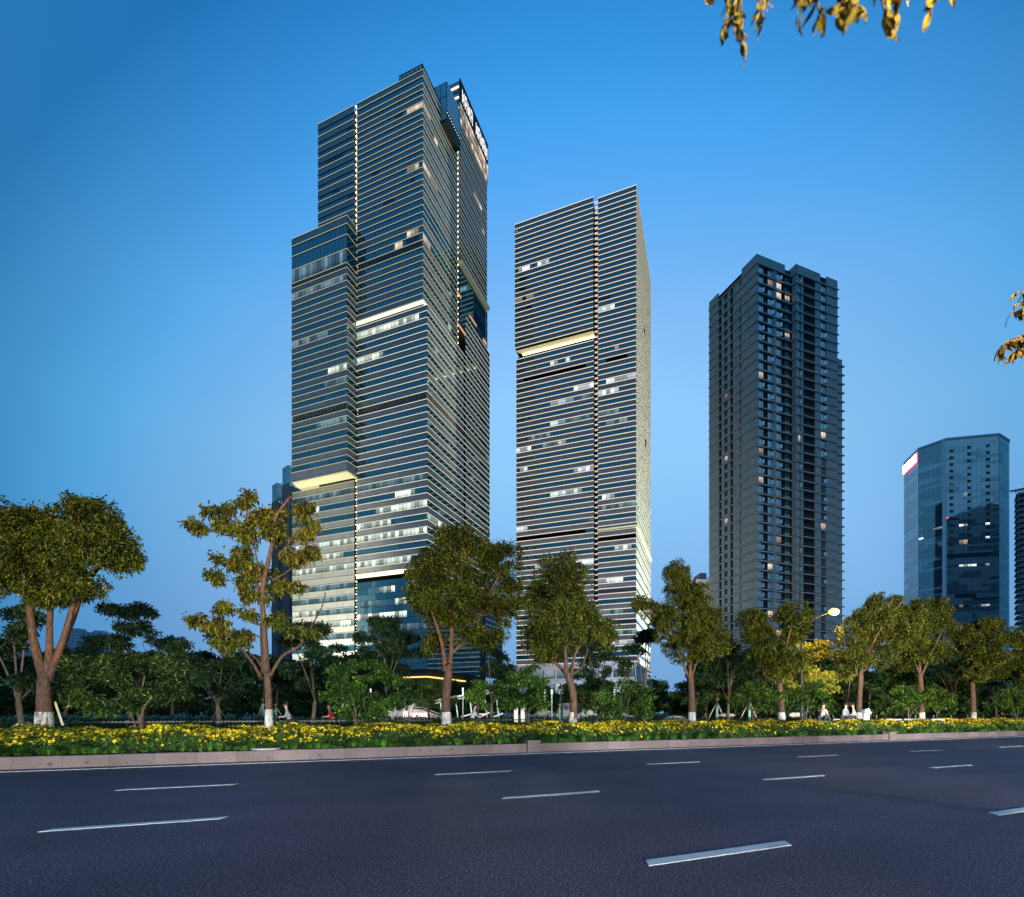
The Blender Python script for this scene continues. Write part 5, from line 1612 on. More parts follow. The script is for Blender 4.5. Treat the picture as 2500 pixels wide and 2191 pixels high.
n = 95000
s_ = dens_s(n); p_ = 18.15 + 4.75 * NR.random(n) ** 1.2
z_ = hz_(s_, p_) - NR.random(n) ** 2 * .12
C = rdn(s_, p_, z_); D_ = NR.normal(0, .6, (n, 3)); D_[:, 2] += .8
V, F = leaves(C, D_, 2, .085, .042, droop=-.2, spread=1.0)
link('hedge_leaves', np_mesh('hedge_leaves', V, F, M['leaf_hedge'], hed.location), hed, 'stuff')
n = 105000
s_ = dens_s(n, 1.5); p_ = 18.3 + 4.6 * NR.random(n) ** 0.85
patch = np.sin(s_ * 0.9 + 2) * 0.5 + np.sin(s_ * 2.7 + p_) * 0.5
keep = (NR.random(n) < np.clip(0.10 + 0.7 * np.clip((p_ - 18.7) / .8, 0, 1) + .22 * patch, .05, 1))
s_, p_ = s_[keep], p_[keep]; n = len(s_)
z_ = hz_(s_, p_) + NR.uniform(-.04, .05, n)
C = rdn(s_, p_, z_)
nz = NR.normal(0, .55, (n, 3)); nz[:, 2] += 1.0; nz[:, 0] += -.2 * UP[0]; nz -= np.array([UP[0], UP[1], 0]) * .45
nz /= np.linalg.norm(nz, axis=1, keepdims=True)
tx = np.cross(nz, NR.normal(0, 1, (n, 3))); tx /= np.linalg.norm(tx, axis=1, keepdims=True); ty = np.cross(nz, tx)
Vp, Fp = [], []
r = NR.uniform(.036, .052, (n, 1)); off = 0
for k in range(5):
    a = k * 2 * math.pi / 5; e = 0.50
    dvec = lambda an: tx * math.cos(an) + ty * math.sin(an)
    b_, l_, t_, r2 = C, C + dvec(a - e) * r * .8 + nz * r * .12, C + dvec(a) * r * 1.25 + nz * r * .05, C + dvec(a + e) * r * .8 + nz * r * .12
    Vp.append(np.stack([b_, l_, t_, r2], 1).reshape(-1, 3)); Fp.append((np.arange(n)[:, None] * 4 + np.array([[0, 1, 2, 3]])) + off); off += 4 * n
link('yellow_flowers', np_mesh('yellow_flowers', np.concatenate(Vp), np.concatenate(Fp), M['petal'], hed.location), hed, 'stuff')
# lilyturf tufts in front
n = 46000
s_ = dens_s(n, 1.5); cl = np.round(s_ / .23) * .23 + NR.normal(0, .03, n)
p_ = 17.62 + .55 * ((np.sin(np.round(s_ / .23) * 12.9) * 43758.5) % 1) + NR.normal(0, .05, n)
gap = (np.sin(cl * .55) + np.sin(cl * 1.31 + 2)) > -0.9
gap |= NR.random(n) < .12
cl, p_ = cl[gap], p_[gap]; n = len(cl)
B = rdn(cl, p_, np.full(n, .22)); an = NR.uniform(0, 2 * math.pi, n)
hv = .55 + .9 * ((np.sin(np.round(cl / .23) * 78.2) * 9613.7) % 1); H = NR.uniform(.12, .27, n) * hv; Rr = NR.uniform(.08, .26, n) * hv
dv = np.stack([np.cos(an), np.sin(an), np.zeros(n)], 1); sd = np.stack([-np.sin(an), np.cos(an), np.zeros(n)], 1) * .007
up = np.array([0, 0, 1.0])
P1 = B + dv * (Rr * .35)[:, None] + up * (H * .8)[:, None]; P2 = B + dv * (Rr * .75)[:, None] + up * H[:, None]; P3 = B + dv * (Rr * 1.15)[:, None] + up * (H * .75)[:, None]
V = np.stack([B - sd, B + sd, P1 + sd, P1 - sd, P2 + sd * .8, P2 - sd * .8, P3 + sd * .1, P3 - sd * .1], 1).reshape(-1, 3)
b0 = np.arange(n)[:, None] * 8
F = np.concatenate([b0 + np.array([[0, 1, 2, 3]]), b0 + np.array([[3, 2, 4, 5]]), b0 + np.array([[5, 4, 6, 7]])], 1).reshape(-1, 4)
o = link('lilyturf_edging', np_mesh('lilyturf_edging', V, F, M['grass']), None)
tag(o, 'arching green grass tufts between the kerb and the yellow flowers', 'grass', kind='stuff')

# ================================================================== FENCE along the cycle path
fen = empty('fence', rd(0, 25, .2), 'low black metal railing fence behind the yellow flower hedge', 'fence')
pk = MB(); pm = None; rm = None
mb = MB(); mb.box(0, 0, 0, .06, .06, .98, 0, RA); mb.box(0, 0, .98, .08, .08, .04, 0, RA); pm = mb.mesh('post', M['black_metal'])
mb = MB()
mb.hexa([rd(0, -.02, -.02), rd(2.34, -.02, -.02), rd(2.34, .02, -.02), rd(0, .02, -.02), rd(0, -.02, .02), rd(2.34, -.02, .02), rd(2.34, .02, .02), rd(0, .02, .02)]); rm = mb.mesh('rail', M['black_metal'])
for i in range(-9, 44):
    s = i * 2.4
    link('post', pm, fen, loc=rd(s, 0, 0))
    for z in (.12, .66, .86): link('rail', rm, fen, loc=rd(s + .03, 0, z))
    for j in range(1, 18): pk.rbox(s + j * .133 - .007, s + j * .133 + .007, 24.993, 25.007, .22, 1.12)
pk.build('pickets', M['black_metal'], fen, 'stuff')

# ================================================================== PARK: hedges, dark trees, woodland
def row_leaves(name, label, cat, s0, s1, p0, p1, h, n, mat, L, W, k=3, z0=.2, bump=.25):
    s = NR.uniform(s0, s1, n); p = NR.uniform(p0, p1, n)
    z = z0 + h * (0.7 + bump * np.sin(s * 1.1) * np.cos(p * 1.7) + .12 * np.sin(s * 3.3)) * NR.random(n) ** .35
    D_ = NR.normal(0, .7, (n, 3)); D_[:, 2] += .6
    V, F = leaves(rdn(s, p, z), D_, k, L, W, droop=-.1, spread=1.0)
    o = link(name, np_mesh(name, V, F, M[mat])); tag(o, label, cat, kind='stuff')


row_leaves('ground_cover', 'low clipped green planting behind the fence', 'ground cover', -14, 90, 30, 38, .55, 26000, 'leaf_mid', .16, .08)
row_leaves('ground_cover', 'darker knee high planting deeper in the park', 'ground cover', -25, 120, 39, 56, .8, 24000, 'leaf_mid', .24, .12)


def park_tree(label, xD, p, ytop, w, ybase=1445, mat='leaf_dark', trunk_r=.11, L=.20, W=.08, n=9, group='dark park trees behind the fence', tw=None, layers=5, ycrown=None, cat='tree', sub=8, per=16, k=8, barkm='bark_dark', lime=True, skew=0):
    Y = yp(xD, p)
    base = px_on_p(xD * D2S, p); base.z = .2
    root = empty('park_tree', base, label, cat, group)
    top = WD(xD, ytop, Y).z; H = top - .2
    fork = .2 + H * .33
    rr = random.Random(int(xD * 7 + ytop))
    wm = w * D2S / FPX * Y
    tp = base + Vector((rr.uniform(-.2, .2), 0, fork - .2))
    limb('trunk', [base - Vector((0, 0, .1)), base.lerp(tp, .5) + Vector((rr.uniform(-.1, .1), 0, 0)), tp], trunk_r * 1.1, trunk_r * .8, root, M[barkm], 8)
    if lime:
        mb = MB(); mb.tube([base - Vector((0, 0, .05)), base.lerp(tp, .95 / max(1, fork))], [trunk_r * 1.2, trunk_r * 1.12], 8, cap=False); mb.build('limewashed_base', M['white_bark'], root, smooth=True)
    bl = []
    for i in range(n):
        t = rr.random(); lay = rr.randint(0, layers - 1) / max(1, layers - 1)
        zc_ = fork + (H - fork) * (.22 + .74 * lay); half = wm * .5 * (1 - .75 * lay ** 1.6) * (.55 + .45 * min(1, lay * 3 + .4))
        a = rr.uniform(0, 6.28); q = rr.uniform(.2, 1) ** .6
        c = Vector((base.x + math.cos(a) * half * q + skew * lay, base.y + math.sin(a) * half * q * .8, zc_))
        bl.append((c, (wm * rr.uniform(.15, .24), wm * rr.uniform(.14, .22), H * rr.uniform(.035, .06))))
    bl.append((Vector((base.x, base.y, .2 + H * .95)), (wm * .12, wm * .12, H * .05)))
    for i in range(5):
        c = bl[i][0]; limb('branch', [tp, tp.lerp(c, .5) + Vector((0, 0, .1)), c], trunk_r * .5, .02, root, M[barkm], 6)
    C, Dn = crown_points(bl, sub, per, subr=.5, lower=.2, flat=.35)
    V, F = leaves(C, Dn, k, L, W, droop=.05, spread=.9)
    link('crown', np_mesh('crown', V, F, M[mat], base), root, 'stuff')


PT = [('thin dark forked tree at the far left beside the big street tree', 44, 24.0, 1215, 130, 10), ('wide dark layered tree left of the open street tree', 255, 31, 1208, 200, 18),
      ('dark tree close behind the left of the open street tree', 440, 27, 1262, 170, 16), ('dark spreading tree right of the open street tree', 622, 27, 1246, 170, 16),
      ('tall dark feathery tree left of the dense round street tree', 775, 31, 1236, 165, 17), ('dark tree filling the gap left of the big bush', 345, 36, 1275, 120, 12),
      ('dark feathery tree right of the dense round street tree', 985, 30, 1285, 110, 11), ('dark tree with branching stems before the pale podium', 1192, 27, 1262, 120, 10),
      ('dark tree with thin trunk left of the conical street tree', 1290, 27, 1262, 110, 9), ('dark small tree below the tall tower left corner', 680, 34, 1290, 100, 10),
      ('dark leafy tree between conical and two lobed street trees', 1455, 28, 1285, 100, 11), ('dark tree behind the joined pair of bushes', 1900, 30, 1300, 120, 10),
      ('dark tree near the right edge behind the rounded bush', 1990, 28, 1318, 110, 10), ('dark tree in the left background near the pale blocks', 130, 36, 1300, 110, 10), ('thin trunked tree behind the street lamp', 1690, 27, 1330, 90, 7)]
for lb, x, p, yt, w, n_ in PT:
    park_tree(lb, x, p, yt, w, n=n_)
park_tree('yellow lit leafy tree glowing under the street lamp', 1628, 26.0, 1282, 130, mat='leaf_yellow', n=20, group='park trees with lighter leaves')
park_tree('bright young green tree before the tall tower entrance', 955, 46, 1362, 60, mat='leaf_bright', n=14, group='park trees with lighter leaves', L=.25, W=.1, lime=False)
park_tree('light green tree left of the podium', 1390, 42, 1345, 110, mat='leaf_mid', n=14, group='park trees with lighter leaves', L=.22, W=.1, lime=False)
park_tree('grey green tree before the metro canopy', 860, 40, 1362, 110, mat='leaf_mid', n=14, group='park trees with lighter leaves', L=.22, W=.1, lime=False)
park_tree('mid green tree left of the carved stone rocks', 1015, 42, 1350, 90, mat='leaf_mid', n=12, group='park trees with lighter leaves', L=.22, W=.1, lime=False)
park_tree('mid green tree between two dark trees at the podium', 1180, 46, 1368, 90, mat='leaf_mid', n=12, group='park trees with lighter leaves', L=.22, W=.1, lime=False)
park_tree('mid green tree left of the yellow lit tree', 1530, 44, 1352, 110, mat='leaf_mid', n=12, group='park trees with lighter leaves', L=.22, W=.1, lime=False)
park_tree('mid green tree right of the yellow lit tree', 1760, 42, 1358, 110, mat='leaf_mid', n=12, group='park trees with lighter leaves', L=.22, W=.1, lime=False)


def woods(name, label, blobs, mat, L, W, per, sub, k=6):
    bl = []
    for x, y, rx, ry, Y in blobs:
        pxm = D2S / FPX * Y
        bl.append((WD(x, y, Y), (rx * pxm, rx * pxm * .8, ry * pxm)))
    C, Dn = crown_points(bl, sub, per, subr=1.0, lower=.2, flat=.5)
    V, F = leaves(C, Dn, k, L, W, droop=.1, spread=.9)
    o = link(name, np_mesh(name, V, F, M[mat])); tag(o, label, 'woodland', kind='stuff')


bl = []
for x in range(-60, 780, 34):
    bl.append((x + R.uniform(-10, 10), 1345 + R.uniform(-15, 15), 34, 26, R.uniform(52, 62))); bl.append((x + R.uniform(-10, 10), 1385 + R.uniform(-10, 10), 34, 22, R.uniform(50, 60)))
    bl.append((x, 1412, 30, 10, R.uniform(50, 58)))
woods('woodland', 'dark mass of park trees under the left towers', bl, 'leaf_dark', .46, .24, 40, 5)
bl = []
for x in range(780, 1480, 30):
    hi = 1405 if x < 1130 else 1400
    bl.append((x + R.uniform(-10, 10), hi + R.uniform(-8, 8), 26, 14, R.uniform(62, 75)))
    if x % 60 == 0: bl.append((x, 1378 + R.uniform(-8, 8), 24, 16, 78))
for x in range(740, 1500, 22): bl.append((x, 1414, 24, 11, 84)); bl.append((x + 9, 1400, 20, 10, 88))
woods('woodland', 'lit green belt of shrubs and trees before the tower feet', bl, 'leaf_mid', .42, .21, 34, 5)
bl = []
for x in range(1420, 2150, 30):
    bl.append((x + R.uniform(-10, 10), 1345 + R.uniform(-18, 10), 34, 26, R.uniform(60, 75))); bl.append((x + R.uniform(-10, 10), 1388 + R.uniform(-10, 10), 32, 22, R.uniform(55, 66)))
    bl.append((x, 1412, 26, 9, R.uniform(50, 60)))
woods('woodland', 'dark green belt of park trees along the right side', bl, 'leaf_mid', .46, .24, 42, 5)

# young staked trees with teal wraps
def staked(label, xD, yb, ytop, Y, hgt):
    b = WD(xD, yb, Y); b.z = .25
    r = empty('staked_tree', b, label, 'young tree', 'young staked trees with teal wrapped trunks')
    mb = MB(); mb.tube([b, b + Vector((0, 0, hgt))], [.10, .085], 8); mb.build('wrapped_trunk', M['teal'], r)
    mb = MB(); mb.tube([b + Vector((0, 0, hgt)), b + Vector((.1, 0, hgt + 1.6))], [.075, .05], 7); mb.build('trunk', M['bark_dark'], r)
    for a in (0.3, 2.4, 4.4):
        mb = MB(); q = b + Vector((math.cos(a) * 1.0, math.sin(a) * 1.0, 0)); t = b + Vector((-math.cos(a) * .12, -math.sin(a) * .12, hgt + .5))
        mb.tube([q, t], .03, 5); mb.build('stake', M['bamboo'], r)
for i, (x, Y, h, lb) in enumerate([(436, 44, 1.3, 'teal wrapped young tree left of the dark forked trunk'), (448, 52, 1.9, 'taller teal wrapped tree farther behind on the left'), (525, 50, 2.0, 'thick teal wrapped tree with crossed stakes left of centre'), (551, 44, 1.4, 'teal wrapped tree beside a dark slim trunk'),
        (685, 48, 1.9, 'teal wrapped tree right of the open street tree'), (695, 42, 1.3, 'short teal wrapped tree before its taller neighbour'), (718, 55, 1.6, 'dim teal wrapped tree near the forked thin tree'), (735, 52, 1.7, 'teal wrapped tree left of the red shirted rider'),
        (1118, 50, 1.5, 'teal wrapped tree with one long stake behind the white lamp post'), (1165, 55, 1.5, 'teal wrapped tree just left of the solid bush'), (1181, 56, 1.4, 'teal wrapped tree half hidden by the solid bush'), (1432, 38, 1.7, 'bright teal wrapped tree with tall crossed bamboo stakes'),
        (1410, 40, .6, 'short teal stub beside crossed stakes'), (1497, 40, 1.9, 'teal wrapped tree behind the low spreading bush'), (1655, 60, 1.8, 'far pale teal wrapped tree left of the white bin'), (1736, 52, 1.7, 'green teal wrapped post tree above the white bin'), (40, 46, 1.0, 'teal wrapped tree at the far left'), (610, 56, 1.2, 'dim teal wrapped tree just right of the left dark trunk')]):
    staked(lb, x, 1430, 0, Y, h)
# props of the big left tree
for k, (xa, ya, xb, yb) in enumerate([(84, 1408, 70, 1452), (110, 1402, 126, 1450)]):
    Y = yp(88, 21.9); mb = MB(); mb.tube([WD(xa, ya, Y), WD(xb, yb, Y)], .035, 6)
    tag(mb.build('wooden_prop', M['bamboo']), ['wooden prop leaning on the left side of the big left tree', 'wooden prop leaning on the right side of the big left tree'][k], 'prop', 'wooden props of the big left tree')

# rocks, slabs, plinth, bin, lamp posts
def rock(label, x, y, w, h, Y, mat='rock', flat=False):
    q = WD(x, y, Y); pxm = D2S / FPX * Y
    mb = MB(); mb.ellipsoid((q.x, q.y, q.z), (w * pxm / 2, w * pxm / 3, h * pxm / 2), 14, 8, noise=.14, seed=int(x))
    tag(mb.build('rock', M[mat]), label, 'rock', 'pale rocks on the park lawn')
rock('long low pale rock left of the white lamp post', 1085, 1424, 30, 12, 38)
rock('upright rounded rock right of the leaning street tree', 1178, 1424, 15, 12, 38)
rock('small rock beside the upright rounded rock', 1163, 1427, 11, 8, 38)
rock('low rock patch behind the round bush', 1590, 1428, 30, 10, 38)
rock('pale flat rock left of the two lobed street tree base', 1450, 1429, 36, 8, 38)
mb = MB(); a = WD(1130, 1431, 36); b = WD(1141, 1418, 36); mb.box((a.x + b.x) / 2 + .12, 36, .2, 1.15, .8, b.z + .25, 0, .1); mb.box((a.x + b.x) / 2 - .8, 36, .2, 1.2, .8, .45, 0, .1)
tag(mb.build('stone_plinth', M['conc']), 'square pale stone plinth with a lower step by the leaning street tree', 'plinth')
mb = MB(); a = WD(1326, 1428, 34); b = WD(1381, 1428, 34); cx_ = (a.x + b.x) / 2
mb.ellipsoid((cx_, 34.5, .75), ((b.x - a.x) / 2, .9, .5), 18, 8); tag(mb.build('stone_slab', M['rock']), 'long smooth pale stone seat right of the solid bush', 'bench')
for lb, x0, x1 in (('pale bench slab left of the second tree right of the lamp', 1660, 1706), ('long white bench edge behind the white bin', 1765, 1795), ('thin pale bench at the right behind flowers', 1800, 1828), ('thin pale bench far right near the post', 1855, 1880)):
    mb = MB(); a = WD(x0, 1430, 34); b = WD(x1, 1430, 34); mb.box((a.x + b.x) / 2, 34, .95, b.x - a.x, .5, .09); 
    for t in (.15, .85): mb.box(a.x + (b.x - a.x) * t, 34, .2, .12, .4, .76)
    tag(mb.build('bench', M['conc']), lb, 'bench', 'pale benches on the park lawn')
q = WD(1730, 1424, 33)
bn = empty('litter_bin', (q.x, 33, .2), 'white litter bin with slanted lid right of a street tree', 'bin')
mb = MB(); mb.tube([(q.x, 33, .2), (q.x, 33, .9), (q.x, 33, 1.40)], [.16, .18, .18], 14); mb.build('body', M['white'], bn)
mb = MB(); c = [(q.x - .20, 32.8, 1.40), (q.x + .20, 32.8, 1.40), (q.x + .20, 33.2, 1.40), (q.x - .20, 33.2, 1.40), (q.x - .16, 32.85, 1.62), (q.x + .06, 32.85, 1.70), (q.x + .06, 33.15, 1.70), (q.x - .16, 33.15, 1.62)]
mb.hexa(c); mb.build('lid', M['white'], bn)
mb = MB(); mb.box(q.x - .05, 32.79, 1.46, .14, .03, .06); mb.build('slot', M['black_metal'], bn)
def path_post(label, xD, ytop, Y, r=.045):
    b = WD(xD, 1430, Y); b.z = .2; t = WD(xD, ytop, Y)
    r_ = empty('lamp_post', b, label, 'lamp post', 'white park posts')
    mb = MB(); mb.tube([b, Vector((b.x, b.y, t.z))], r, 8); mb.build('pole', M['white'], r_)
    mb = MB(); mb.box(b.x, b.y, t.z - .35, .16, .16, .35); mb.build('head', M['white'], r_)
path_post('slim white park lamp post left of the leaning street tree', 1102, 1377, 38)
M['glow_post'] = emission('white_glow', (1.0, 0.97, 0.88), 1.0)
for lb, x, y0, y1 in (('glowing white light column left of the thin trunk', 1030.5, 1410, 1434), ('brighter glowing white light column, right one of two', 1044, 1408, 1436)):
    a, b = WD(x, y0, 40), WD(x, y1, 40); mb = MB(); mb.box(a.x, 40, .2, .30, .3, a.z - .2); tag(mb.build('light_column', M['glow_post']), lb, 'light column', 'glowing light columns by the metro canopy')

# metro entrance
MY = 50.0
me_ = empty('metro_entrance', WS(1000, 1741, MY).to_2d().to_3d(), 'metro entrance with a sloping metal canopy and pink wall with glowing name', 'metro entrance')
wallm = principled('pink_wall', (0.50, 0.40, 0.44), 0.6, var=.08, scale=2, emis=(.45, .33, .38), estr=.10)  # pinkish lighting of the wall put into its colour and a faint glow
def ext(name, pts, y0, y1, mat, parent):
    mb = MB(); n_ = len(pts); f = [Vector((a.x * y0 / MY, y0, a.z)) for a in pts]; g = [Vector((a.x, y1, a.z)) for a in pts]
    f = [Vector((a.x, y0, a.z)) for a in pts]
    mb.poly(f); mb.poly(g[::-1])
    for i in range(n_): mb.poly([f[i], f[(i + 1) % n_], g[(i + 1) % n_], g[i]])
    return mb.build(name, mat, parent)
w = lambda x, y: WS(x, y, MY)
ext('wall', [w(938, 1760), w(1092, 1760), w(1085, 1747), w(1032, 1728), w(1008, 1724), w(940, 1736)], MY, MY + .5, wallm, me_)
for x in (970, 1000, 1030, 1060):
    mb = MB(); a = w(x, 1760); mb.box(a.x, MY - .01, a.z, .03, .02, 2.0 if x < 1050 else .9); mb.build('panel_joint', M['mullion'], me_)
ext('wall_coping', [w(938, 1737), w(1008, 1725), w(1008, 1722), w(938, 1734)], MY - .15, MY + .7, M['steel'], me_)
for i in range(12):
    x0, x1 = 1008 + i * 19, 1008 + (i + 1) * 19 - .6
    y = lambda x: 1725 - (x - 1008) * .190
    ext('canopy_panel', [w(x0, y(x0)), w(x1, y(x1)), w(x1, y(x1) - 5.2), w(x0, y(x0) - 5.2)], MY - .6, MY + 4, M['steel'], me_)
ext('canopy_light', [w(1062, y(1062) + 4), w(1236, y(1236) + 4), w(1236, y(1236) + 2.6), w(1062, y(1062) + 2.6)], MY - .2, MY, emission('canopy_led', (1, 1, .85), 1.0), me_)
ext('escalator_balustrade', [w(1008, 1728), w(1032, 1729), w(1085, 1748), w(1085, 1751), w(1030, 1733), w(1008, 1731)], MY - .1, MY + .1, M['black_metal'], me_)
for x, y1_, dx in ((1075, 1722, 6), (1112, 1722, 6), (1146, 1712, 7), (1182, 1706, 7), (1210, 1700, 8)):
    a = w(x, y(x) + 2); b = w(x + dx, 1752); mb = MB(); mb.tube([a, b], .07, 6); mb.build('canopy_strut', M['white'], me_)
for x0, y0, x1, y1_ in ((1125, 1751, 1150, 1744), (1170, 1752, 1200, 1738), (1205, 1751, 1228, 1742), (1150, 1744, 1190, 1744)):
    mb = MB(); mb.tube([w(x0, y0), w(x1, y1_)], .06, 5); mb.build('handrail', M['glow_post'], me_)  # rails glow by themselves: their brightness is put into the material
# metro logo (ring with arches) and name, glowing
lg = w(992, 1744.5); mb = MB(); M['sign_pink'] = emission('metro_sign', (1.0, 0.86, 0.90), 2.0)
Rr_ = .24
mb.tube([Vector((lg.x + math.cos(t) * Rr_ * 1.1, MY - .06, lg.z + math.sin(t) * Rr_)) for t in [math.pi * k / 10 for k in range(11)]], .045, 5)
for q_ in (-.26, -.09, .09, .26): mb.tube([Vector((lg.x + q_, MY - .06, lg.z)), Vector((lg.x + q_, MY - .06, lg.z - .22))], .03, 5)
mb.tube([Vector((lg.x + math.cos(t) * .10 - .0, MY - .06, lg.z + math.sin(t) * .12)) for t in [math.pi * k / 6 for k in range(7)]], .03, 5)
mb.build('metro_logo', M['sign_pink'], me_)
tc = bpy.data.curves.new('metro_name', 'FONT'); tc.body = '杭州地铁'; tc.size = .42; tc.extrude = .02; tc.offset = .006; tc.space_character = 1.05
to = bpy.data.objects.new('metro_name', tc); COL.objects.link(to); to.parent = me_
lt = w(1002, 1749.5); to.location = Vector((lt.x, MY - .05, lt.z)) - Vector(me_.location); to.rotation_euler = (math.radians(90), 0, 0); tc.materials.append(M['sign_pink'])
bpy.context.view_layer.update()
tm = bpy.data.meshes.new_from_object(to.evaluated_get(bpy.context.evaluated_depsgraph_get()))
tn = link('metro_name_sign', tm, me_, loc=to.location.copy()); tn.rotation_euler = to.rotation_euler; bpy.data.objects.remove(to)

# ================================================================== PEOPLE on the cycle path and in the park
def skin_figure(name, joints, bones, radii, mat, parent):
    me = bpy.data.meshes.new(name); me.from_pydata([tuple(j) for j in joints], bones, [])
    o = bpy.data.objects.new(name, me); COL.objects.link(o)
    md = o.modifiers.new('Skin', 'SKIN'); o.modifiers.new('Sub', 'SUBSURF').levels = 1
    o.modifiers['Sub'].render_levels = 1
    for v, r in zip(me.skin_vertices[0].data, radii): v.radius = r if isinstance(r, tuple) else (r, r)
    me.skin_vertices[0].data[0].use_root = True
    dg = bpy.context.evaluated_depsgraph_get(); m2 = bpy.data.meshes.new_from_object(o.evaluated_get(dg))
    o.modifiers.clear(); o.data = m2; m2.materials.clear(); m2.materials.append(mat); m2.polygons.foreach_set('use_smooth', [True] * len(m2.polygons)); o.parent = parent
    return o


skin_m = principled('skin', (0.42, 0.26, 0.19), .6); hair_m = principled('black_hair', (0.015, 0.012, 0.012), .7); trous = principled('dark_trousers', (0.03, 0.035, 0.06), .8)


def person(label, loc, face, shirt, pose='ride', group=None):
    """one continuous body, with shirt, trousers and hair over it; face = heading angle"""
    root = empty('person', loc, label, 'person', group, face)
    root.rotation_euler = (0, 0, face)
    s = .52 if pose != 'stand' else .90
    hipz = .82 if pose == 'ride' else (.45 if pose == 'sit' else .92)
    lean = .16 if pose == 'ride' else .08
    J = [(0, 0, hipz), (lean * .5, 0, hipz + .25), (lean, 0, hipz + .46), (lean * 1.1, 0, hipz + .55), (lean * 1.3, 0, hipz + .68), (lean * 1.3, 0, hipz + .78)]
    Bn = [(0, 1), (1, 2), (2, 3), (3, 4), (4, 5)]; Rd = [.13, .125, .14, .05, .085, .08]
    def add(par, pts, rs):
        k = par
        for p_, r_ in zip(pts, rs):
            J.append(p_); Rd.append(r_); Bn.append((k, len(J) - 1)); k = len(J) - 1
    for sd in (-1, 1):
        if pose == 'ride':
            add(2, [(lean, .18 * sd, hipz + .44), (.22, .22 * sd, hipz + .22), (.45, .20 * sd, hipz + .20), (.52, .19 * sd, hipz + .20)], [.06, .045, .035, .035])
            add(0, [(.05, .10 * sd, hipz - .03), (.40, .12 * sd, hipz - .10 + .12 * sd), (.28, .12 * sd, .38 + .1 * sd), (.38, .12 * sd, .33 + .1 * sd)], [.09, .065, .045, .04])
        elif pose == 'sit':
            add(2, [(lean, .18 * sd, hipz + .44), (.10, .24 * sd, hipz + .2), (.32, .14 * sd, hipz + .12), (.38, .12 * sd, hipz + .12)], [.06, .045, .035, .035])
            add(0, [(.05, .10 * sd, hipz), (.45, .12 * sd, hipz + .03), (.43, .12 * sd, .10), (.56, .12 * sd, .05)], [.09, .065, .045, .04])
        else:
            add(2, [(lean, .18 * sd, hipz + .44), (.02, .24 * sd, hipz + .18), (.12, .22 * sd, hipz - .04), (.14, .22 * sd, hipz - .12)], [.06, .045, .035, .035])
            add(0, [(.0, .10 * sd, hipz - .05), (.06 * sd, .11 * sd, .50), (-.08 * sd, .11 * sd, .09), (.06 - .08 * sd, .11 * sd, .05)], [.09, .07, .045, .04])
    skin_figure('body', J, Bn, Rd, skin_m, root)
    def part(nm, idx, grow, mat):
        jj = [J[i] for i in idx]; mp = {a: i for i, a in enumerate(idx)}
        bb = [(mp[a], mp[b]) for a, b in Bn if a in mp and b in mp]
        skin_figure(nm, jj, bb, [Rd[i] * grow for i in idx], mat, root)
    part('shirt', [0, 1, 2, 6, 7, 14, 15], 1.12, shirt)
    part('trousers', [0, 10, 11, 12, 18, 19, 20], 1.10, trous)
    mb = MB(); hd = J[5]; mb.ellipsoid((hd[0] - .02, 0, hd[2] + .03), (.105, .095, .10), 10, 6)
    o = MB.mesh(mb, 'hair', hair_m, smooth=True); link('hair', o, root)
    mb = MB(); mb.ellipsoid((hd[0] + .10, 0, hd[2] - .03), (.02, .015, .025), 6, 4)
    for sd in (-1, 1): mb.ellipsoid((hd[0] + .01, .09 * sd, hd[2] - .03), (.02, .012, .03), 6, 4)
    link('nose_and_ears', mb.mesh('nose_and_ears', skin_m, smooth=True), root)
    return root


def bicycle(label, loc, face, col):
    r = empty('bicycle', loc, label, 'bicycle', 'bicycles on the path behind the fence', face)
    for x in (-.5, .55):
        w_ = MB(); w_.tube([(x + math.cos(t) * .33, 0, .34 + math.sin(t) * .33) for t in [k * math.pi / 12 for k in range(25)]], .018, 6)
        o = link('wheel', w_.mesh('wheel', M['black_metal']), r)
        sp = MB()
        for k in range(6): sp.tube([(x + math.cos(k * math.pi / 6) * .32, 0, .34 + math.sin(k * math.pi / 6) * .32), (x - math.cos(k * math.pi / 6) * .32, 0, .34 - math.sin(k * math.pi / 6) * .32)], .003, 4)
        link('spokes', sp.mesh('spokes', M['steel']), o)
    f = MB()
    for a, b in (((-.5, 0, .34), (-.05, 0, .32)), ((-.05, 0, .32), (-.15, 0, .78)), ((-.05, 0, .32), (.42, 0, .80)), ((-.14, 0, .72), (.42, 0, .82)), ((.42, 0, .95), (.55, 0, .34)), ((-.5, 0, .34), (-.14, 0, .70))): f.tube([a, b], .018, 6)
    link('frame', f.mesh('frame', principled('cycle_frame_' + label[:6], col, .4)), r)
    f = MB(); f.box(-.16, 0, .78, .26, .15, .05); link('saddle', f.mesh('saddle', M['black_metal']), r)
    f = MB(); f.tube([(.46, -.24, 1.02), (.40, 0, .98), (.46, .24, 1.02)], .015, 6); link('handlebar', f.mesh('handlebar', M['black_metal']), r)


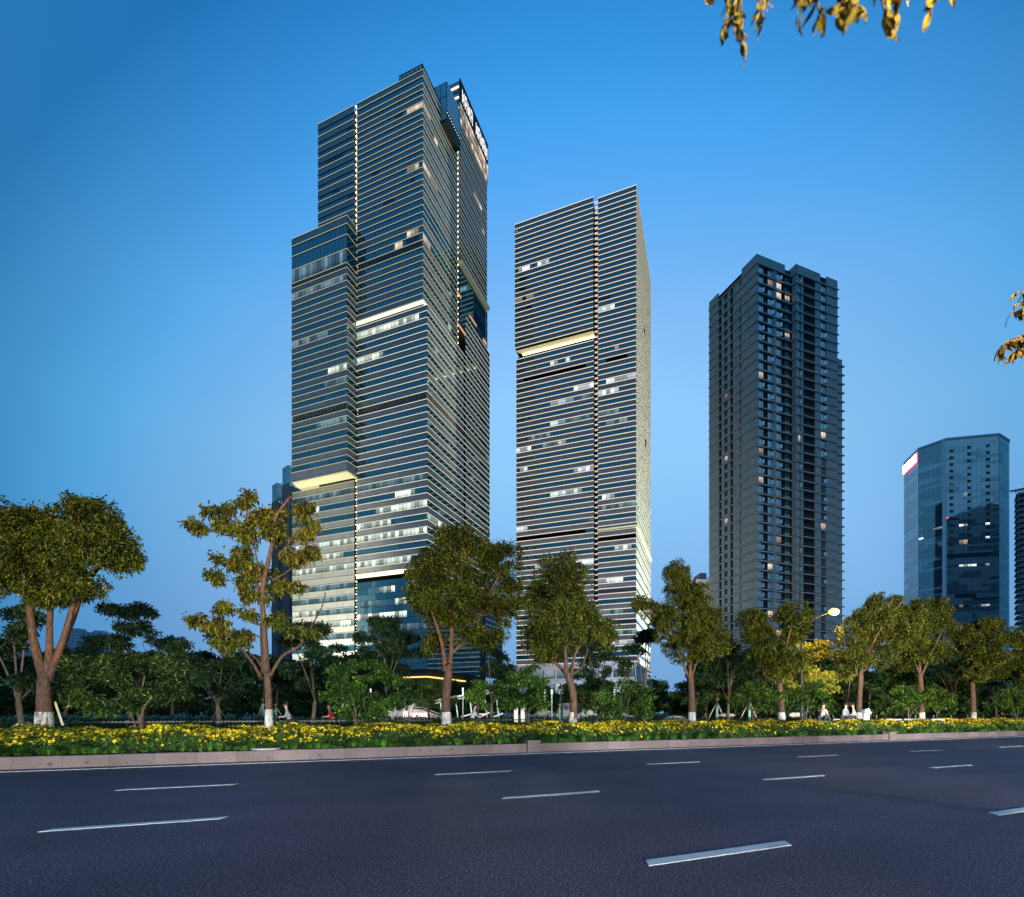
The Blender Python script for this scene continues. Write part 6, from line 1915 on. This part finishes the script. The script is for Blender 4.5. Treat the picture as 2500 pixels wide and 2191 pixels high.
SH = lambda nm, c: principled(nm, c, .8, var=.1, scale=6)
hd_ = math.atan2(US[1], US[0])
for lb, blb, x, p, col, fa, cc in (('rider in a pale blue shirt passing behind the open street tree', 'bicycle under the rider in the pale blue shirt', 580, 27.2, (0.16, 0.2, 0.36), math.pi, (.1, .1, .12)),
                              ('rider in a bright red shirt behind the yellow flowers', 'bicycle under the red shirted rider', 665, 27.6, (0.4, 0.005, 0.012), math.pi, (.3, .05, .05)),
                              ('rider in a light blue shirt right of the dense round tree', 'bicycle under the rider near the metro canopy', 1145 / D2S * 1.0 + 5, 28.2, (0.25, 0.32, 0.42), 0, (.1, .15, .2))):
    q = px_on_p(x * D2S, p); q.z = .21
    person(lb, q, hd_ + fa, SH('shirt_' + lb[11:18], col), 'ride', 'cyclists behind the fence')
    bicycle(blb, q + Vector((.08 * math.cos(hd_ + fa), .08 * math.sin(hd_ + fa), 0)), hd_ + fa, cc)
for lb, x, Y, col, pose, fa in (('person in a white shirt bending forward behind the fence', 1642, 31, (0.38, 0.38, 0.38), 'sit', 0.4), ('seated person in a blue shirt on the park bench', 1686, 33.7, (0.12, 0.2, 0.5), 'sit', -1.2), ('seated person in white left of the litter bin', 1707, 33.7, (0.38, 0.38, 0.38), 'sit', 2.6), ('person in pale pink clothes just behind the litter bin', 1722, 35.2, (0.35, 0.22, 0.22), 'stand', 2.9)):
    q = WD(x, 1430, Y); q.z = .20 + (.5 if pose == 'sit' else -.05)
    person(lb, q, fa, SH('shirt_' + lb[:9], col), pose, 'people resting in the park')
mb = MB(); q = WD(1642, 1430, 31); mb.box(q.x, 31, .2, 1.4, .5, .74); tag(mb.build('stone_bench', M['rock']), 'stone seat under the person in the white shirt', 'bench')
mb = MB(); q = WD(1700, 1430, 33.7); mb.box(q.x - .3, 33.7, .2, 2.4, .5, .74); tag(mb.build('stone_bench', M['rock']), 'stone seat under the two people left of the bin', 'bench')

# ================================================================== STREET LAMPS, FLOODLIGHTS AND ADDED LIGHTS
def street_lamp(label, base, head, power, glow=40.0, cat='street lamp'):
    r = empty('street_lamp', base, label, cat, 'street lamps')
    b = Vector(base); h = Vector(head); d = (h - Vector((b.x, b.y, h.z)))
    top = Vector((b.x, b.y, h.z - 1.0))
    mb = MB(); mb.tube([b, top], [.11, .06], 10); mb.build('pole', M['black_metal'], r)
    mb = MB(); mb.tube([top, top + Vector((0, 0, .35)) + d * .15, top + Vector((0, 0, .75)) + d * .5, h + Vector((0, 0, .10))], .045, 8); mb.build('arm', M['black_metal'], r)
    dn = d.normalized() if d.length > .01 else Vector((1, 0, 0))
    mb = MB(); mb.ellipsoid((h.x, h.y, h.z + .10), (.34, .20, .12), 12, 6); mb.build('lamp_head', M['steel'], r, smooth=True)
    mb = MB(); mb.ellipsoid((h.x, h.y, h.z), (.36, .26, .24), 14, 8)
    mb.build('lamp_glass', emission('sodium_bowl_%d' % int(glow), (1.0, 0.56, 0.16), 2.6), r, smooth=True)
    mb = MB(); mb.ellipsoid((h.x, h.y - .08, h.z - .04), (.24, .24, .19), 12, 6)
    mb.build('lamp_bulb', emission('sodium_lamp_%d' % int(glow), (1.0, 0.80, 0.45), glow), r, smooth=True)
    if power:
        ld = bpy.data.lights.new('lamp_light', 'SPOT'); ld.energy = power; ld.color = (1.0, 0.60, 0.16); ld.shadow_soft_size = .2; ld.spot_size = math.radians(165); ld.spot_blend = .4
        lo = bpy.data.objects.new('lamp_light', ld); COL.objects.link(lo); lo.parent = r; lo.location = h + Vector((0, 0, -.35)) - b
        lo.rotation_euler = Vector((UP[0] * .9, UP[1] * .9, -.45)).to_track_quat('-Z', 'Y').to_euler()
    return r


L1 = WS(2036, 1494, 34.6)
street_lamp('bright glowing street lamp on a curved arm before the dark apartment tower', (WS(1957, 0, 35.6).x, 35.6, .2), L1, 3200, 80)
L2 = WS(2491, 1590, 56.0)
street_lamp('small far street lamp glowing amber at the right edge', (L2.x + 1.2, 56.6, .2), L2, 1200, 25)


def added_flood(label, s, p, z, tgt, power, col, ang, blend=.15, size=.25):  # posts added out of view to light the trees and the hedge
    b = rd(s, p, .02); r = empty('floodlight', b, label, 'floodlight', 'floodlights on posts beside the road')
    h = Vector((b.x, b.y, z)); d = (Vector(tgt) - h).normalized()
    mb = MB(); mb.tube([b, h - Vector((0, 0, .15))], .05, 8); mb.build('pole', M['black_metal'], r)
    mb = MB(); mb.tube([h - d * .25, h - d * .02], [.12, .2], 12); mb.build('housing', M['steel'], r)
    ld = bpy.data.lights.new('flood_light', 'SPOT'); ld.energy = power; ld.color = col; ld.spot_size = math.radians(ang); ld.spot_blend = blend; ld.shadow_soft_size = size
    lo = bpy.data.objects.new('flood_light', ld); COL.objects.link(lo); lo.parent = r; lo.location = h + d * .06 - b
    lo.rotation_euler = d.to_track_quat('-Z', 'Y').to_euler()


SOD = (1.0, 0.55, 0.07)  # amber of the added heads that light the crowns
LOW = (0.95, 0.95, 0.80)  # white of the added low heads standing in for passing headlights
K = 1.0
for i, (s, ts) in enumerate(((-9, -6), (3, 8), (11, 25), (20, 43))):
    c = rd(ts, 22, 2.9 + 11)
    added_flood(['amber floodlight at the left end of the near verge', 'amber floodlight on the near verge beside the camera', 'amber floodlight on the near verge to the right', 'amber floodlight far along the near verge'][i], s, -8.2, 4.2, (c.x, c.y, c.z), 31000 * K * (1.0, 1.0, 1.5, 2.1)[i], SOD, 41, .10)
for i, (s, ts) in enumerate(((-10, -8), (2, 6), (10, 22), (20, 42))):
    c = rd(ts, 19, 2.2)
    added_flood(['white floodlight low at the left end of the near verge', 'white floodlight low beside the camera', 'white floodlight low on the near verge to the right', 'white floodlight low far along the near verge'][i], s, -12.5, .65, (c.x, c.y, c.z), 76000 * (.8, .8, 1.3, 2.2)[i], LOW, 60, .9, .4)
# floodlights washing the tower feet
def wash(label, loc, tgt, power, col, ang):
    b = Vector(loc); r = empty('floodlight', (b.x, b.y, 0), label, 'floodlight', 'floodlights washing the tower feet')
    d = (Vector(tgt) - b).normalized()
    mb = MB(); mb.tube([Vector((b.x, b.y, 0)), b], .1, 6); mb.tube([b - d * .4, b], [.2, .35], 10); mb.build('housing', M['steel'], r)
    ld = bpy.data.lights.new('flood_light', 'SPOT'); ld.energy = power; ld.color = col; ld.spot_size = math.radians(ang); ld.spot_blend = .8; ld.shadow_soft_size = .5
    lo = bpy.data.objects.new('flood_light', ld); COL.objects.link(lo); lo.parent = r; lo.location = Vector((0, 0, b.z)) + d * .1; lo.rotation_euler = d.to_track_quat('-Z', 'Y').to_euler()


WW = (1.0, 0.95, 0.68)
q = F2.pt(20, 0, 30); wash('floodlight aimed up the second glass tower left side', (q.x, q.y, 3), F2.pt(24, 40), 420000, WW, 75)
q = F2.pt(2, 0, 22); wash('floodlight aimed up the second glass tower corner', (q.x, q.y, 3), F2.pt(6, 38), 420000, WW, 75)
q = F2r.pt(22, 0, 34); wash('floodlight aimed up the second glass tower right side', (q.x, q.y, 3), F2r.pt(26, 60), 900000, WW, 85)
q = FL.pt(36, 0, 30); wash('floodlight aimed up the tall tower left bay', (q.x, q.y, 3), FL.pt(40, 35), 270000, WW, 75)
q = F3l.pt(25, 0, 30); wash('floodlight aimed up the dark apartment tower left side', (q.x, q.y, 3), F3l.pt(20, 50), 200000, (.70, 1.0, .62), 85)
q = WS(1440, 0, 140); wash('white floodlight before the podium block', (q.x, 135, 2), WS(1470, 1660, 160), 26000, (.95, .93, 1.0), 95)
for i, (x, Y) in enumerate(((905, 46), (1130, 44), (1330, 46), (1500, 44))):  # invented lights, put in to brighten the shrubs
    q = WS(x, 0, Y); r = empty('park_light', (q.x, q.y, .2), ['park light near the metro canopy', 'park light beyond the pale rocks', 'park light behind the solid bush', 'park light behind the low spreading bush'][i], 'lamp post', 'small park lights')
    mb = MB(); mb.tube([(q.x, q.y, .2), (q.x, q.y, 3.4)], .05, 8); mb.build('pole', M['steel'], r)
    mb = MB(); mb.ellipsoid((q.x, q.y, 3.45), (.08, .08, .08), 8, 6); mb.build('lamp_glass', emission('park_lamp_%d' % i, (.9, 1, .85), 1.5), r)
    ld = bpy.data.lights.new('lamp_light', 'POINT'); ld.energy = 500; ld.color = (.85, 1.0, .75); ld.shadow_soft_size = .3
    lo = bpy.data.objects.new('lamp_light', ld); COL.objects.link(lo); lo.parent = r; lo.location = (0, 0, 3.0)

# ================================================================== NEAR BRANCHES hanging into the picture
def near_branch(label, sprigs, Y, top, L, W, seed):
    rr = random.Random(seed)
    r = empty('overhanging_branch', top, label, 'branch', 'branches hanging into the picture close to the camera')
    cache = []
    for v in range(4):
        mb = MB(); l, w = 1.0, .42
        n_ = 6; mid = [Vector((0, 0, -l * i / n_)) + Vector((0, .10 * math.sin(i / n_ * 3.1) * (v % 2 * 2 - 1), 0)) for i in range(n_ + 1)]
        ws = [0.03, .30, .44, .46, .36, .2, .01]
        for i in range(n_):
            for sg in (-1, 1):
                a, b = mid[i], mid[i + 1]
                mb.poly([a, b, b + Vector((sg * w * ws[i + 1], .06, 0)), a + Vector((sg * w * ws[i], .06, 0))])
        cache.append(mb.mesh('leaf', M['leaf_near']))
    for pts, nl in sprigs:
        q = [WD(x, y, Y) + Vector((0, rr.uniform(-.06, .06), 0)) for x, y in pts]
        mb = MB(); mb.tube(q, [.006 - .004 * i / len(q) for i in range(len(q))], 5); mb.build('twig', M['bark_dark'], r)
        for i in range(nl):
            t = (i + .5) / nl * (len(q) - 1); k = min(int(t), len(q) - 2); c = q[k].lerp(q[k + 1], t - k)
            o = link('leaf', rr.choice(cache), r, loc=c - Vector(top))
            sc = L * rr.uniform(.7, 1.2); o.scale = (sc * W, sc, sc)
            o.rotation_euler = (rr.uniform(-.5, .5), rr.uniform(-.75, .75), rr.uniform(0, 6.28))


def vtx(x, y, Y): return WD(x, y, Y)
near_branch('leafy branch hanging in at the top right, first dense cluster', [([(1410, -60), (1412, 5)], 8), ([(1455, -70), (1452, 30), (1445, 75)], 21), ([(1475, -70), (1478, 40), (1488, 90)], 24), ([(1465, -70), (1466, 20), (1470, 55)], 16),
            ([(1515, -70), (1512, 30), (1520, 55)], 19), ([(1530, -70), (1532, 10)], 10)], 2.6, WD(1470, -75, 2.6), .070, 1.1, 3)
near_branch('leafy branch hanging in at the top right, middle loose leaves', [([(1585, -70), (1598, 30)], 10), ([(1640, -70), (1640, 35)], 10), ([(1605, -70), (1612, 10)], 6), ([(1690, -80), (1685, 0), (1697, 35)], 11), ([(1660, -70), (1672, 10)], 6), ([(1712, -80), (1705, 20)], 8)], 2.3, WD(1650, -85, 2.3), .095, 1.15, 4)
near_branch('leafy branch hanging in at the top right, last pointed leaves', [([(1750, -80), (1775, 0), (1785, 20)], 11), ([(1800, -80), (1795, 0)], 10), ([(1770, -80), (1765, 15)], 6), ([(1880, -70), (1870, 10)], 5), ([(1895, -70), (1893, -5)], 5)], 2.3, WD(1800, -85, 2.3), .105, .85, 5)
near_branch('branch of drooping leaves reaching in at the right edge, upper cluster', [([(2120, 575), (2060, 578), (2032, 583)], 19), ([(2120, 620), (2060, 612), (2025, 620)], 22), ([(2120, 600), (2060, 598), (2035, 600)], 13)], 4.2, WD(2130, 590, 4.2), .10, .85, 6)
near_branch('branch of drooping leaves reaching in at the right edge, lower cluster', [([(2120, 655), (2060, 665), (2010, 680)], 26), ([(2120, 670), (2060, 680), (2000, 690), (1988, 705)], 29), ([(2120, 670), (2050, 685), (2030, 700)], 16)], 4.2, WD(2130, 665, 4.2), .10, .85, 7)
near_trunk = empty('street_tree', rd(9.6, -2.0, .02), 'near street tree out of frame whose branches hang into the picture', 'tree')
mb = MB(); b = rd(9.6, -2.0, .02); mb.tube([b, b + Vector((0, 0, 3.2)), b + Vector((-.3, .3, 6))], [.2, .15, .08], 10); mb.build('trunk', M['bark'], near_trunk)
for tgt, Y in (((1470, -75), 2.6), ((1650, -85), 2.3), ((1800, -85), 2.3), ((2130, 590), 4.2), ((2130, 665), 4.2)):
    e = WD(*tgt, Y); a = b + Vector((-.1, .1, min(5.5, max(2.6, e.z - .4))))
    mb = MB(); mb.tube([a, a.lerp(e, .5) + Vector((0, 0, .35)), e], [.05, .03, .008], 7); mb.build('branch', M['bark_dark'], near_trunk)
